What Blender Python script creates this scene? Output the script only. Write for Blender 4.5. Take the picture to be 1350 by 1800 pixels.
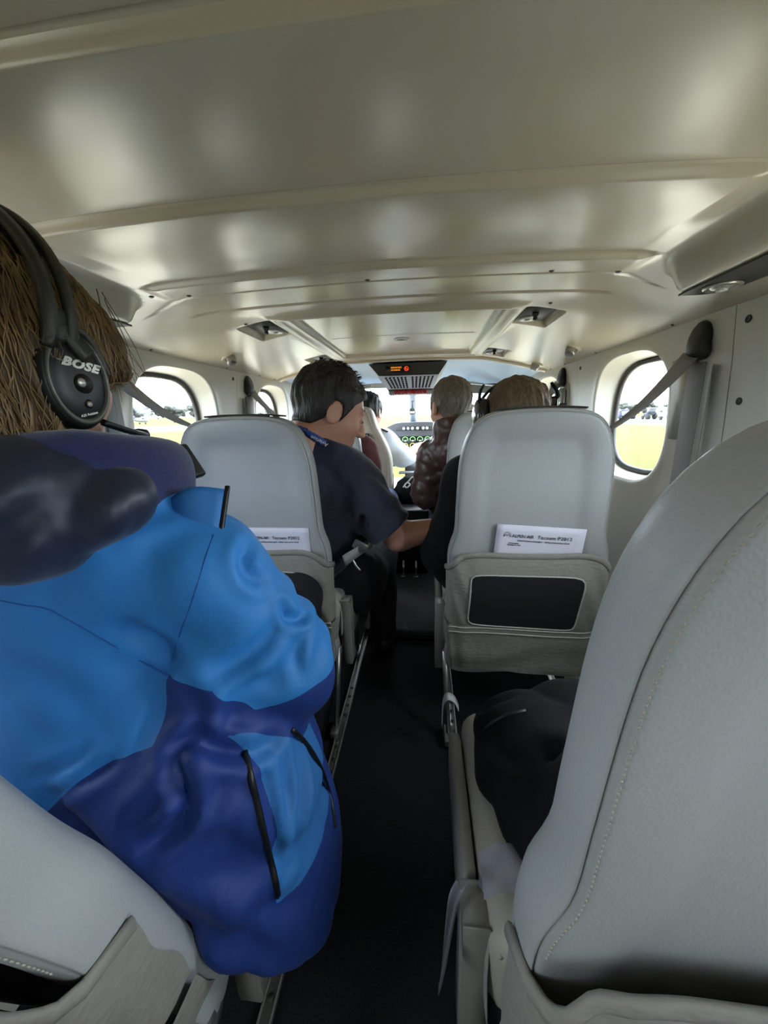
import bpy, bmesh, math, random
import numpy as np
from mathutils import Vector, Matrix, Euler, noise
for o in list(bpy.data.objects): bpy.data.objects.remove(o, do_unlink=True)
SC = bpy.context.scene
COL = SC.collection
random.seed(4); RNG = np.random.default_rng(7)
PI = math.pi

# ---------------------------------------------------------------- camera
cam_d = bpy.data.cameras.new('camera'); cam = bpy.data.objects.new('camera', cam_d); COL.objects.link(cam)
cam_d.sensor_fit = 'HORIZONTAL'; cam_d.sensor_width = 36.0; cam_d.lens = 655.0 / 1350.0 * 36.0
cam_d.clip_start = 0.02; cam_d.clip_end = 2000
cam.matrix_world = (Matrix.Translation((0.09, 0, 1.05)) @ Matrix.Rotation(math.radians(6.2805), 4, 'Z')
                    @ Matrix.Rotation(math.radians(90 - 14.5585), 4, 'X') @ Matrix.Rotation(math.radians(-1.5), 4, 'Z'))
SC.camera = cam
# ---------------------------------------------------------------- world: bright white overcast sky
W = bpy.data.worlds.new('overcast_sky'); SC.world = W; W.use_nodes = True
wn = W.node_tree.nodes; wl = W.node_tree.links
bg = wn['Background']; bg.inputs['Color'].default_value = (0.76, 0.88, 1.0, 1); bg.inputs['Strength'].default_value = 9.0
SC.view_settings.view_transform = 'Standard'; SC.view_settings.look = 'None'
SC.view_settings.gamma = 1.0; SC.view_settings.use_curve_mapping = False
SC.view_settings.exposure = 0.95
SC.cycles.use_denoising = True; SC.cycles.use_adaptive_sampling = True; SC.cycles.adaptive_threshold = .03
SC.cycles.max_bounces = 6; SC.cycles.diffuse_bounces = 4; SC.cycles.glossy_bounces = 2
SC.cycles.transparent_max_bounces = 8; SC.cycles.sample_clamp_indirect = 12.0
SC.cycles.caustics_reflective = False; SC.cycles.caustics_refractive = False

# ---------------------------------------------------------------- materials
def lin(c):
    return tuple(((v / 255.0) / 12.92 if v / 255.0 <= .04045 else (((v / 255.0) + .055) / 1.055) ** 2.4) for v in c)
def mat(name, rgb, rough=.5, metal=0., bump=0., scale=60., var=.06, sheen=0., coat=0., spec=.5, stretch=(1, 1, 1), detail=2., voro=False, dist=.002):
    m = bpy.data.materials.new(name); m.use_nodes = True
    nt = m.node_tree; n = nt.nodes; l = nt.links; b = n['Principled BSDF']
    c = lin(rgb)
    tc = n.new('ShaderNodeTexCoord'); mp = n.new('ShaderNodeMapping'); mp.inputs['Scale'].default_value = stretch
    l.new(tc.outputs['Object'], mp.inputs['Vector'])
    nz = n.new('ShaderNodeTexNoise'); nz.inputs['Scale'].default_value = scale; nz.inputs['Detail'].default_value = detail
    l.new(mp.outputs['Vector'], nz.inputs['Vector'])
    cr = n.new('ShaderNodeValToRGB'); cr.color_ramp.elements[0].position = .3; cr.color_ramp.elements[1].position = .7
    cr.color_ramp.elements[0].color = tuple(max(0, v * (1 - var)) for v in c) + (1,)
    cr.color_ramp.elements[1].color = tuple(min(1, v * (1 + var)) for v in c) + (1,)
    l.new(nz.outputs['Fac'], cr.inputs['Fac']); l.new(cr.outputs['Color'], b.inputs['Base Color'])
    b.inputs['Roughness'].default_value = rough; b.inputs['Metallic'].default_value = metal
    b.inputs['Specular IOR Level'].default_value = spec
    if sheen: b.inputs['Sheen Weight'].default_value = sheen
    if coat: b.inputs['Coat Weight'].default_value = coat; b.inputs['Coat Roughness'].default_value = .25
    if bump > .06:
        src = nz.outputs['Fac']
        if voro:
            vz = n.new('ShaderNodeTexVoronoi'); vz.feature = 'SMOOTH_F1'; vz.inputs['Scale'].default_value = scale
            l.new(mp.outputs['Vector'], vz.inputs['Vector']); src = vz.outputs['Distance']
        bp = n.new('ShaderNodeBump'); bp.inputs['Strength'].default_value = bump; bp.inputs['Distance'].default_value = dist
        l.new(src, bp.inputs['Height']); l.new(bp.outputs['Normal'], b.inputs['Normal'])
    m.diffuse_color = c + (1,)
    return m
def emis(name, rgb, st):
    m = mat(name, rgb, .4); b = m.node_tree.nodes['Principled BSDF']
    b.inputs['Emission Color'].default_value = lin(rgb) + (1,); b.inputs['Emission Strength'].default_value = st; m.cycles.emission_sampling = 'NONE'
    return m
def mask_mat(name, cols, attrs, rough=.6, bump=.25, scale=25., sheen=0., fine=600.):
    """cols[0] base; where attribute attrs[i] > 0 the colour becomes cols[i+1] (cloth panels sewn together)"""
    m = mat(name, cols[0], rough, bump=0, var=.05, scale=9, sheen=sheen); nt = m.node_tree; n = nt.nodes; l = nt.links
    b = n['Principled BSDF']; prev = b.inputs['Base Color'].links[0].from_socket
    for a, c in zip(attrs, cols[1:]):
        at_ = n.new('ShaderNodeAttribute'); at_.attribute_name = a
        gt = n.new('ShaderNodeMath'); gt.operation = 'GREATER_THAN'; gt.inputs[1].default_value = 0.
        l.new(at_.outputs['Fac'], gt.inputs[0])
        mx = n.new('ShaderNodeMix'); mx.data_type = 'RGBA'
        l.new(gt.outputs[0], mx.inputs[0]); l.new(prev, mx.inputs[6]); mx.inputs[7].default_value = lin(c) + (1,)
        prev = mx.outputs[2]
    l.new(prev, b.inputs['Base Color'])
    tc = n.new('ShaderNodeTexCoord'); nz = n.new('ShaderNodeTexNoise'); nz.inputs['Scale'].default_value = scale; nz.inputs['Detail'].default_value = 4
    l.new(tc.outputs['Object'], nz.inputs['Vector'])
    bp = n.new('ShaderNodeBump'); bp.inputs['Strength'].default_value = bump; bp.inputs['Distance'].default_value = .01
    l.new(nz.outputs['Fac'], bp.inputs['Height']); l.new(bp.outputs['Normal'], b.inputs['Normal'])
    return m
M = {}
M['ceil'] = mat('satin_cream_headliner', (210, 198, 174), .25, bump=.03, scale=900, var=.015, spec=.6)
M['wall'] = mat('cream_sidewall_plastic', (222, 219, 208), .42, bump=.03, scale=700, var=.02)
M['leather'] = mat('pale_grey_cream_leather', (168, 168, 166), .40, bump=.22, scale=420, var=.03, voro=True, dist=.0012)
M['leather2'] = mat('warm_cream_leather', (182, 176, 160), .46, bump=.2, scale=420, var=.03, voro=True, dist=.0012)
M['cloth'] = mat('grey_beige_pocket_cloth', (140, 136, 126), .7, bump=.35, scale=60, var=.07, dist=.006, stretch=(1, 1, 2.2))
M['piping'] = mat('light_piping', (190, 187, 176), .5, var=.03)
M['netting'] = mat('black_pocket_netting', (16, 16, 18), .8, bump=.5, scale=900, var=.3)
M['greyplastic'] = mat('warm_grey_plastic', (146, 143, 135), .45, bump=.05, scale=500, var=.03)
M['metal'] = mat('brushed_aluminium', (170, 168, 162), .35, .85, bump=.05, scale=200, var=.08)
M['chrome'] = mat('chrome', (215, 215, 215), .18, 1., var=.03)
M['black'] = mat('black_plastic', (20, 20, 21), .4, bump=.04, scale=500, var=.15)
M['darkgrey'] = mat('dark_grey_plastic', (62, 61, 58), .42, bump=.05, scale=400, var=.08)
M['carpet'] = mat('charcoal_carpet', (50, 52, 56), .95, bump=.9, scale=500, var=.55, stretch=(3, .5, 1), dist=.004, spec=.1)
M['carpet2'] = mat('slate_carpet', (94, 96, 102), .95, bump=.9, scale=420, var=.35, stretch=(2, .8, 1), dist=.004, spec=.1)
M['web'] = mat('grey_seatbelt_webbing', (160, 158, 154), .6, bump=.4, scale=300, var=.1, stretch=(6, 6, .6))
M['paper'] = mat('white_card', (226, 222, 232), .6, var=.02)
M['ink'] = mat('dark_print', (52, 50, 58), .7, var=.05)
M['strip'] = mat('dark_hook_tape', (66, 60, 54), .85, bump=.4, scale=400, var=.2)
M['gasket'] = mat('dark_window_gasket', (48, 44, 40), .5, var=.15)
M['navytee'] = mat('navy_cotton', (33, 36, 52), .85, bump=.25, scale=30, var=.1, sheen=.25, dist=.01)
M['blackfleece'] = mat('black_fleece', (20, 19, 20), .85, bump=.35, scale=25, var=.2, dist=.01, sheen=.02, spec=.2)
M['brownleather'] = mat('brown_jacket_leather', (74, 52, 46), .42, bump=.5, scale=22, var=.2, dist=.012)
M['maroon'] = mat('maroon_cloth', (98, 52, 50), .8, bump=.3, scale=30, var=.15, dist=.01)
M['trousers'] = mat('black_trousers', (22, 23, 29), .85, bump=.35, scale=25, var=.2, dist=.01)
M['jeans'] = mat('blue_jeans', (92, 112, 148), .85, bump=.35, scale=60, var=.2, dist=.004)
M['whiteshirt'] = mat('white_cotton_shirt', (226, 232, 242), .7, bump=.4, scale=22, var=.03, dist=.012)
def skin(name, rgb):
    m = mat(name, rgb, .5, bump=.12, scale=240, var=.06); b = m.node_tree.nodes['Principled BSDF']
    pass
    return m
M['skin'] = skin('skin', (196, 142, 116)); M['skin2'] = skin('fair_skin', (208, 160, 138))
M['hair_dark'] = mat('dark_brown_hair', (34, 27, 23), .55, bump=.9, scale=160, var=.4, stretch=(1, 1, .25), dist=.006)
M['hair_grey'] = mat('grey_brown_hair', (112, 103, 92), .6, bump=.9, scale=150, var=.35, stretch=(1, 1, .3), dist=.006)
M['hair_sandy'] = mat('sandy_grey_hair', (106, 86, 62), .6, bump=.9, scale=160, var=.35, stretch=(1, 1, .3), dist=.006)
M['hair_brown'] = mat('light_brown_hair', (98, 76, 52), .5, bump=.9, scale=120, var=.45, stretch=(1, 1, .2), dist=.008)
M['hair_strand'] = mat('light_brown_hair_strand', (148, 120, 84), .42, scale=30, var=.45)
M['cockpitblue'] = mat('blue_grey_cockpit_lining', (158, 182, 208), .5, bump=.05, scale=500, var=.03)
M['panelgrey'] = mat('cockpit_panel_grey', (92, 94, 98), .5, bump=.05, scale=300, var=.08)
M['panellight'] = mat('pale_grey_breaker_panel', (178, 184, 192), .5, var=.04)
M['screen'] = emis('dark_lit_screen', (10, 16, 16), .15)
M['green'] = emis('green_gauge_light', (150, 235, 130), .55)
M['yellow'] = emis('yellow_gauge_light', (230, 220, 90), .55)
M['whitelit'] = emis('white_screen_print', (225, 230, 235), .5)
M['orange'] = emis('orange_sign_light', (255, 150, 40), .9)
M['redlit'] = emis('red_sign_light', (235, 70, 40), .8)
M['red'] = mat('red_switch', (200, 40, 45), .4)
M['lampwhite'] = mat('white_lamp_lens', (228, 228, 226), .25, var=.03)
M['pearl'] = mat('satin_silver', (196, 192, 184), .28, .6, var=.05)
def glass_mat():
    m = bpy.data.materials.new('window_pane'); m.use_nodes = True; n = m.node_tree.nodes; l = m.node_tree.links
    for x in list(n): n.remove(x)
    o = n.new('ShaderNodeOutputMaterial'); t = n.new('ShaderNodeBsdfTransparent'); g = n.new('ShaderNodeBsdfGlossy'); mx = n.new('ShaderNodeMixShader')
    nz = n.new('ShaderNodeTexNoise'); nz.inputs['Scale'].default_value = 3
    t.inputs['Color'].default_value = (.97, .98, .98, 1); g.inputs['Roughness'].default_value = .03; mx.inputs[0].default_value = .04
    l.new(t.outputs[0], mx.inputs[1]); l.new(g.outputs[0], mx.inputs[2]); l.new(mx.outputs[0], o.inputs['Surface'])
    return m
M['glass'] = glass_mat()
def film_mat():
    m = bpy.data.materials.new('clear_plastic_film'); m.use_nodes = True; n = m.node_tree.nodes; l = m.node_tree.links
    for x in list(n): n.remove(x)
    o = n.new('ShaderNodeOutputMaterial'); t = n.new('ShaderNodeBsdfTransparent'); g = n.new('ShaderNodeBsdfPrincipled'); mx = n.new('ShaderNodeMixShader')
    g.inputs['Base Color'].default_value = lin((205, 205, 222)) + (1,); g.inputs['Roughness'].default_value = .15
    nz = n.new('ShaderNodeTexNoise'); nz.inputs['Scale'].default_value = 60; bp = n.new('ShaderNodeBump'); bp.inputs['Strength'].default_value = .8; bp.inputs['Distance'].default_value = .004
    l.new(nz.outputs['Fac'], bp.inputs['Height']); l.new(bp.outputs['Normal'], g.inputs['Normal'])
    mx.inputs[0].default_value = .6
    l.new(t.outputs[0], mx.inputs[1]); l.new(g.outputs[0], mx.inputs[2]); l.new(mx.outputs[0], o.inputs['Surface'])
    return m
M['film'] = film_mat()

# ---------------------------------------------------------------- helpers
def link(o): COL.objects.link(o); return o
def mo(name, V, F, m, parent=None, smooth=True, attrs=None):
    me = bpy.data.meshes.new(name); me.from_pydata([tuple(map(float, v)) for v in V] if not isinstance(V, np.ndarray) else V.tolist(), [], F if isinstance(F, list) else F.tolist())
    me.update()
    if smooth: me.polygons.foreach_set('use_smooth', [True] * len(me.polygons))
    if m is not None: me.materials.append(M[m] if isinstance(m, str) else m)
    for k, a in (attrs or {}).items():
        at_ = me.attributes.new(k, 'FLOAT', 'POINT'); at_.data.foreach_set('value', np.asarray(a, dtype=np.float32))
    o = link(bpy.data.objects.new(name, me))
    if parent is not None: o.parent = parent; keep(o, parent)
    return o
def world_of(o):
    m = Matrix.LocRotScale(o.location, o.rotation_euler, o.scale)
    return world_of(o.parent) @ o.matrix_parent_inverse @ m if o.parent else m
def keep(o, p): o.matrix_parent_inverse = world_of(p).inverted()
def sharp(o, ang=35):
    me = o.data; bm = bmesh.new(); bm.from_mesh(me); a = math.radians(ang)
    for e in bm.edges:
        if len(e.link_faces) == 2 and e.calc_face_angle(0) > a: e.smooth = False
    bm.to_mesh(me); bm.free(); return o
def tag(o, label, cat, group=None, kind=None):
    o['label'] = label
    if cat: o['category'] = cat
    if group: o['group'] = group
    if kind: o['kind'] = kind
    return o
def thing(name, label, cat, loc=(0, 0, 0), group=None, kind=None):
    e = link(bpy.data.objects.new(name, None)); e.location = loc; e.empty_display_size = .05
    return tag(e, label, cat, group, kind)
def struct(name, loc=(0, 0, 0)):
    e = link(bpy.data.objects.new(name, None)); e.location = loc; e['kind'] = 'structure'; return e
class MB:
    def __init__(s): s.V = []; s.F = []
    def add(s, V, F):
        b = len(s.V); s.V += [tuple(map(float, v)) for v in V]; s.F += [tuple(int(i) + b for i in f) for f in F]; return s
    def build(s, name, m, parent=None, smooth=True, ang=None):
        o = mo(name, s.V, s.F, m, parent, smooth)
        if ang: sharp(o, ang)
        return o
def catmull(pts, n=8, closed=False):
    P = [np.array(p, float) for p in pts]; out = []
    N = len(P)
    for i in range(N if closed else N - 1):
        if closed: a, b, c, d = P[(i - 1) % N], P[i], P[(i + 1) % N], P[(i + 2) % N]
        else: a, b, c, d = P[max(i - 1, 0)], P[i], P[i + 1], P[min(i + 2, N - 1)]
        for k in range(n):
            t = k / n
            out.append(.5 * ((2 * b) + (-a + c) * t + (2 * a - 5 * b + 4 * c - d) * t * t + (-a + 3 * b - 3 * c + d) * t ** 3))
    if not closed: out.append(P[-1])
    return out
def tube(path, r, n=8, closed=False, flat=1., up=None):
    """sweep a circle (or flattened ellipse) along path; r scalar or list"""
    P = [np.array(p, float) for p in path]; N = len(P); V = []; F = []
    R = r if hasattr(r, '__len__') else [r] * N
    prev = None
    for i in range(N):
        t = (P[(i + 1) % N] - P[i - 1]) if closed else (P[min(i + 1, N - 1)] - P[max(i - 1, 0)])
        t = t / (np.linalg.norm(t) + 1e-12)
        if prev is None:
            u = np.array(up, float) if up is not None else (np.array([0, 0, 1.]) if abs(t[2]) < .9 else np.array([1., 0, 0]))
        else: u = prev
        if up is not None: u = np.array(up, float)
        u = u - t * u.dot(t); u /= np.linalg.norm(u) + 1e-12; prev = u; v = np.cross(t, u)
        for k in range(n):
            a = 2 * PI * k / n
            V.append(P[i] + R[i] * (math.cos(a) * u * flat + math.sin(a) * v))
    for i in range(N if closed else N - 1):
        j = (i + 1) % N
        for k in range(n):
            F.append((i * n + k, i * n + (k + 1) % n, j * n + (k + 1) % n, j * n + k))
    if not closed:
        F.append(tuple(range(n - 1, -1, -1))); F.append(tuple((N - 1) * n + k for k in range(n)))
    return V, F
def ribbon(path, width, thick, side):
    """flat strap: side = direction(s) of the width"""
    P = [np.array(p, float) for p in path]; N = len(P); V = []; F = []
    S = side if isinstance(side, list) else [side] * N
    Wd = width if hasattr(width, '__len__') else [width] * N
    for i in range(N):
        t = P[min(i + 1, N - 1)] - P[max(i - 1, 0)]; t /= np.linalg.norm(t)
        s = np.array(S[i], float); s = s - t * s.dot(t); s /= np.linalg.norm(s); nn = np.cross(t, s)
        for a, b in ((-1, -1), (1, -1), (1, 1), (-1, 1)): V.append(P[i] + s * a * Wd[i] / 2 + nn * b * thick / 2)
    for i in range(N - 1):
        for k in range(4): F.append((i * 4 + k, i * 4 + (k + 1) % 4, i * 4 + 4 + (k + 1) % 4, i * 4 + 4 + k))
    F.append((3, 2, 1, 0)); F.append(tuple((N - 1) * 4 + k for k in range(4)))
    return V, F
def rbox(c, s, bev=.004, seg=2, mtx=None):
    bm = bmesh.new(); bmesh.ops.create_cube(bm, size=1)
    for v in bm.verts: v.co = Vector((v.co.x * s[0], v.co.y * s[1], v.co.z * s[2]))
    if bev: bmesh.ops.bevel(bm, geom=list(bm.edges), offset=min(bev, min(s) * .49), segments=seg, profile=.5, affect='EDGES')
    X = Matrix.Translation(c) @ (mtx if mtx is not None else Matrix.Identity(4))
    V = [X @ v.co for v in bm.verts]; bm.verts.index_update(); F = [tuple(v.index for v in f.verts) for f in bm.faces]; bm.free()
    return V, F
def lathe(prof, n=24, mtx=None):
    """prof: list of (r, z) spun about local Z"""
    V = []; F = []; L = len(prof)
    for k in range(n):
        a = 2 * PI * k / n
        for r, z in prof: V.append(Vector((r * math.cos(a), r * math.sin(a), z)))
    for k in range(n):
        for i in range(L - 1): F.append((k * L + i, ((k + 1) % n) * L + i, ((k + 1) % n) * L + i + 1, k * L + i + 1))
    if prof[0][0] > 1e-6: F.append(tuple(k * L for k in range(n - 1, -1, -1)))
    if prof[-1][0] > 1e-6: F.append(tuple(k * L + L - 1 for k in range(n)))
    if mtx is not None: V = [mtx @ v for v in V]
    return V, F
def prism(outline, h, mtx=None, bev=0):
    """outline in local XY, extruded z 0..h, optional chamfer on the top rim"""
    n = len(outline); V = []; F = []
    O = [np.array(p, float) for p in outline]
    def inset(d):
        r = []
        for i in range(n):
            t = O[(i + 1) % n] - O[i - 1]; t /= np.linalg.norm(t) + 1e-9; r.append(O[i] + d * np.array([-t[1], t[0]]))
        return r
    layers = [(O, 0.), (O, h - bev), (inset(bev), h)] if bev else [(O, 0.), (O, h)]
    for o, z in layers: V += [Vector((p[0], p[1], z)) for p in o]
    for L in range(len(layers) - 1):
        for i in range(n): F.append((L * n + i, L * n + (i + 1) % n, (L + 1) * n + (i + 1) % n, (L + 1) * n + i))
    F.append(tuple(range(n - 1, -1, -1))); F.append(tuple((len(layers) - 1) * n + i for i in range(n)))
    if mtx is not None: V = [mtx @ v for v in V]
    return V, F
def rrect(hx, hy, r, n=8, cx=0, cy=0):
    out = []
    for sx, sy, a0 in ((1, 1, 0), (-1, 1, 90), (-1, -1, 180), (1, -1, 270)):
        for k in range(n + 1):
            a = math.radians(a0 + 90 * k / n); out.append((cx + sx * (hx - r) + r * math.cos(a), cy + sy * (hy - r) + r * math.sin(a)))
    return out
def frame(o, x, y):
    """matrix with local X along x, local Y near y, local Z = normal"""
    x = Vector(x).normalized(); z = x.cross(Vector(y)).normalized(); y = z.cross(x)
    m = Matrix((x, y, z)).transposed().to_4x4(); m.translation = Vector(o); return m
def text(name, body, size, mtx, m, parent=None, ext=.0003, shear=0., space=1., xs=1., align='CENTER', bold=0.):
    cu = bpy.data.curves.new(name, 'FONT'); cu.body = body; cu.size = size; cu.extrude = ext; cu.shear = shear
    cu.align_x = align; cu.align_y = 'CENTER'; cu.space_character = space; cu.offset = bold; cu.resolution_u = 3
    t = bpy.data.objects.new(name, cu); COL.objects.link(t)
    me = bpy.data.meshes.new_from_object(t.evaluated_get(bpy.context.evaluated_depsgraph_get()))
    bpy.data.objects.remove(t); bpy.data.curves.remove(cu)
    me.transform(mtx @ Matrix.Diagonal((xs, 1, 1, 1))); me.materials.clear(); me.materials.append(M[m])
    o = link(bpy.data.objects.new(name, me))
    if parent is not None: o.parent = parent; keep(o, parent)
    return o
def grid(nu, nv, fn, flip=False):
    V = [fn(i / (nu - 1), j / (nv - 1)) for i in range(nu) for j in range(nv)]; F = []
    for i in range(nu - 1):
        for j in range(nv - 1):
            q = (i * nv + j, (i + 1) * nv + j, (i + 1) * nv + j + 1, i * nv + j + 1)
            F.append(q[::-1] if flip else q)
    return V, F
def sst(a, b, x):
    t = np.clip((x - a) / (b - a), 0, 1); return t * t * (3 - 2 * t)

# ---------------------------------------------------------------- implicit surfaces (bodies, cloth)
def rcone(P, a, b, r1, r2, s=(1, 1, 1)):
    S = np.array(s, np.float32); a = np.array(a, np.float32) * S; b = np.array(b, np.float32) * S; Q = P * S
    ba = b - a; t = np.clip(((Q - a) @ ba) / max(float(ba @ ba), 1e-9), 0, 1)
    return (np.linalg.norm(Q - a - t[:, None] * ba, axis=1) - (r1 + t * (r2 - r1))) / max(s)
def ell(P, c, r, R=None):
    Q = P - np.array(c, np.float32)
    if R is not None: Q = Q @ R
    r = np.array(r, np.float32); k0 = np.linalg.norm(Q / r, axis=1); k1 = np.linalg.norm(Q / (r * r), axis=1)
    return k0 * (k0 - 1) / np.maximum(k1, 1e-6)
def smin(a, b, k):
    h = np.clip(.5 + .5 * (b - a) / k, 0, 1); return b + (a - b) * h - k * h * (1 - h)
def smax(a, b, k): return -smin(-a, -b, k)
def plane(P, o, n):
    n = np.array(n, np.float32); n = n / np.linalg.norm(n); return (P - np.array(o, np.float32)) @ n
def rot(rx=0, ry=0, rz=0):
    return np.array(Euler((math.radians(rx), math.radians(ry), math.radians(rz)), 'XYZ').to_matrix(), np.float32)
def wav(P, f, ph=0, seed=0):
    """cheap smooth noise from warped sines, about -1..1"""
    r = np.random.default_rng(seed); s = 0
    Q = P * f
    for i in range(4):
        d = r.normal(size=3).astype(np.float32); d /= np.linalg.norm(d); e = r.normal(size=3).astype(np.float32)
        s = s + np.sin(Q @ d * (1 + .35 * i) + 1.3 * np.sin(Q @ e * .6 + i + ph) + r.uniform(0, 6))
    return s / 3.
def nets(fn, lo, hi, h):
    lo = np.array(lo, np.float32); hi = np.array(hi, np.float32); B = 4
    nb = np.ceil((hi - lo) / (h * B)).astype(int) + 1; n = nb * B
    bi = np.stack(np.meshgrid(*[np.arange(k) for k in nb], indexing='ij'), -1).reshape(-1, 3)
    cen = lo + (bi * B + (B - 1) / 2).astype(np.float32) * h
    dv = fn(cen.astype(np.float32)).astype(np.float32)
    V = np.repeat(np.repeat(np.repeat(dv.reshape(nb), B, 0), B, 1), B, 2)
    sel = bi[np.abs(dv) < h * B * 2.6]
    off = np.stack(np.meshgrid(*[np.arange(B)] * 3, indexing='ij'), -1).reshape(-1, 3)
    idx = (sel[:, None, :] * B + off[None]).reshape(-1, 3)
    val = np.empty(len(idx), np.float32)
    for s in range(0, len(idx), 400000):
        val[s:s + 400000] = fn((lo + idx[s:s + 400000] * h).astype(np.float32))
    V[idx[:, 0], idx[:, 1], idx[:, 2]] = val
    V[0] = V[-1] = 1; V[:, 0] = V[:, -1] = 1; V[:, :, 0] = V[:, :, -1] = 1
    S = V < 0
    C = [(a, b, c) for a in (0, 1) for b in (0, 1) for c in (0, 1)]
    sl = lambda A, c: A[c[0]:A.shape[0] - 1 + c[0], c[1]:A.shape[1] - 1 + c[1], c[2]:A.shape[2] - 1 + c[2]]
    cnt = sum(sl(S, c).astype(np.int8) for c in C); act = (cnt > 0) & (cnt < 8)
    ai = np.argwhere(act); ids = np.full(act.shape, -1, np.int32); ids[act] = np.arange(len(ai))
    acc = np.zeros((len(ai), 3), np.float32); num = np.zeros(len(ai), np.float32)
    for c in C:
        for ax in range(3):
            if c[ax]: continue
            d = list(c); d[ax] = 1
            pa = ai + c; pb = ai + d
            va = V[pa[:, 0], pa[:, 1], pa[:, 2]]; vb = V[pb[:, 0], pb[:, 1], pb[:, 2]]
            m = (va < 0) != (vb < 0); t = np.where(m, va / np.where(m, va - vb, 1), 0)
            q = np.array(c, np.float32)[None].repeat(len(ai), 0); q[:, ax] = t
            acc[m] += q[m]; num[m] += 1
    verts = lo + (ai + acc / num[:, None]) * h
    F = []
    for ax in range(3):
        u, v = (ax + 1) % 3, (ax + 2) % 3
        a = [slice(None)] * 3; b = [slice(None)] * 3; a[ax] = slice(0, -1); b[ax] = slice(1, None)
        e = np.argwhere(S[tuple(a)] != S[tuple(b)])
        e = e[(e[:, u] > 0) & (e[:, v] > 0)]
        e = e[(e[:, u] < act.shape[u]) & (e[:, v] < act.shape[v])]
        du = np.zeros(3, int); du[u] = 1; dw = np.zeros(3, int); dw[v] = 1
        q = np.stack([ids[tuple((e - du - dw).T)], ids[tuple((e - dw).T)], ids[tuple(e.T)], ids[tuple((e - du).T)]], 1)
        ins = S[tuple(e.T)]; q[~ins] = q[~ins][:, ::-1]; F.append(q)
    F = np.concatenate(F); F = F[(F >= 0).all(1)]
    return verts, F
def body(name, fn, lo, hi, h, m, parent=None, masks=None):
    V, F = nets(fn, lo, hi, h)
    at_ = {k: g(V.astype(np.float32)) for k, g in (masks or {}).items()}
    return mo(name, V, F, m, parent, True, at_)
# ================================================================ cabin shell
def cove_c0(y): return .47 - .11 * sst(1.08, 1.25, y)
def zceil(x, y):
    ax = np.abs(x); c0 = cove_c0(y)
    t = np.clip((ax - c0) / (.762 - c0), 0, 1.1)
    z = 1.352 - .012 * np.clip(ax / .5, 0, 1) ** 2 - .082 * t ** (1.9 - .4 * sst(1.08, 1.25, y))
    inn = 1 - sst(.50, .545, ax)
    for y0, d in ((.352, .013), (.597, .012), (.862, .010)):       # panel joints: the panel ahead hangs a little lower
        s = sst(y0, y0 + .007, y) * (1 - sst(y0 + .012, y0 + .20, y)); z = z - d * s * inn + .0025 * np.exp(-((y - y0 + .004) / .003) ** 2) * inn
    z = z + .008 * np.exp(-((y - 1.095) / .006) ** 2) * (1 - sst(.54, .565, ax))   # pressed groove
    yy = y - .06 * sst(.46, .62, ax)                                  # seam that bows forward at its ends
    z = z + .0035 * np.exp(-((yy - .945) / .004) ** 2) * (1 - sst(.60, .64, ax))
    # raised centre trough ahead of the groove, with its frame
    e = np.maximum(np.abs(x) - .325, np.maximum(1.25 - y, y - 2.10))
    z = z + .016 * (1 - sst(-.012, .012, e)) - .008 * np.exp(-((e - .045) / .014) ** 2)
    z = z + .003 * np.exp(-((y - 1.66) / .005) ** 2) * (ax < .30)
    z = z - .006 * sst(1.17, 1.19, y) * (1 - sst(1.20, 1.26, y)) * (1 - sst(.33, .37, ax))
    # side ducts on the aft part
    dd = 1.352 - .074 * sst(.525, .618, ax) - .014 * np.clip((ax - .70) / .06, 0, 1)
    yc = .955 - .10 * (1 - sst(.53, .62, ax)); end = sst(yc - .045, yc, y)
    z = np.where(ax > .52, np.minimum(z, dd + (z - dd) * end), z)
    # recesses for the forward service units
    for cy in (1.33, 2.02):
        m = (1 - sst(.492, .498, ax)) * sst(.384, .388, ax) * sst(cy - .10, cy - .095, y) * (1 - sst(cy + .09, cy + .095, y))
        z = z + (np.maximum(z, 1.349) - z) * m
    return z
ceiling = struct('ceiling')
xs = np.unique(np.concatenate([np.linspace(-.762, .762, 140), np.array([s * v for s in (-1, 1) for v in (.383, .386, .389, .490, .495, .500, .31, .318, .325, .332, .34)])]))
ysall = np.unique(np.concatenate([np.linspace(-1.25, .3, 30), np.linspace(.3, 2.2, 260), np.linspace(.34, .372, 24), np.linspace(.585, .617, 24), np.linspace(.85, .882, 24), np.linspace(.9, 1.02, 50), np.linspace(1.07, 1.12, 16)]))
def ceil_piece(name, y0, y1, m='ceil', parent=ceiling):
    ys = np.concatenate([[y0], ysall[(ysall > y0 + .001) & (ysall < y1 - .001)], [y1]])
    X, Y = np.meshgrid(xs, ys, indexing='ij'); Z = zceil(X, Y)
    V = np.stack([X, Y, Z], -1).reshape(-1, 3); nx, ny = X.shape
    i, j = np.meshgrid(np.arange(nx - 1), np.arange(ny - 1), indexing='ij'); i = i.ravel(); j = j.ravel()
    F = np.stack([i * ny + j, i * ny + j + 1, (i + 1) * ny + j + 1, (i + 1) * ny + j], 1)
    return mo(name, V, F, m, parent)
for a, b in ((-1.25, .352), (.352, .597), (.597, .945), (.945, 2.2)): ceil_piece('ceiling_panel', a, b)
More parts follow.
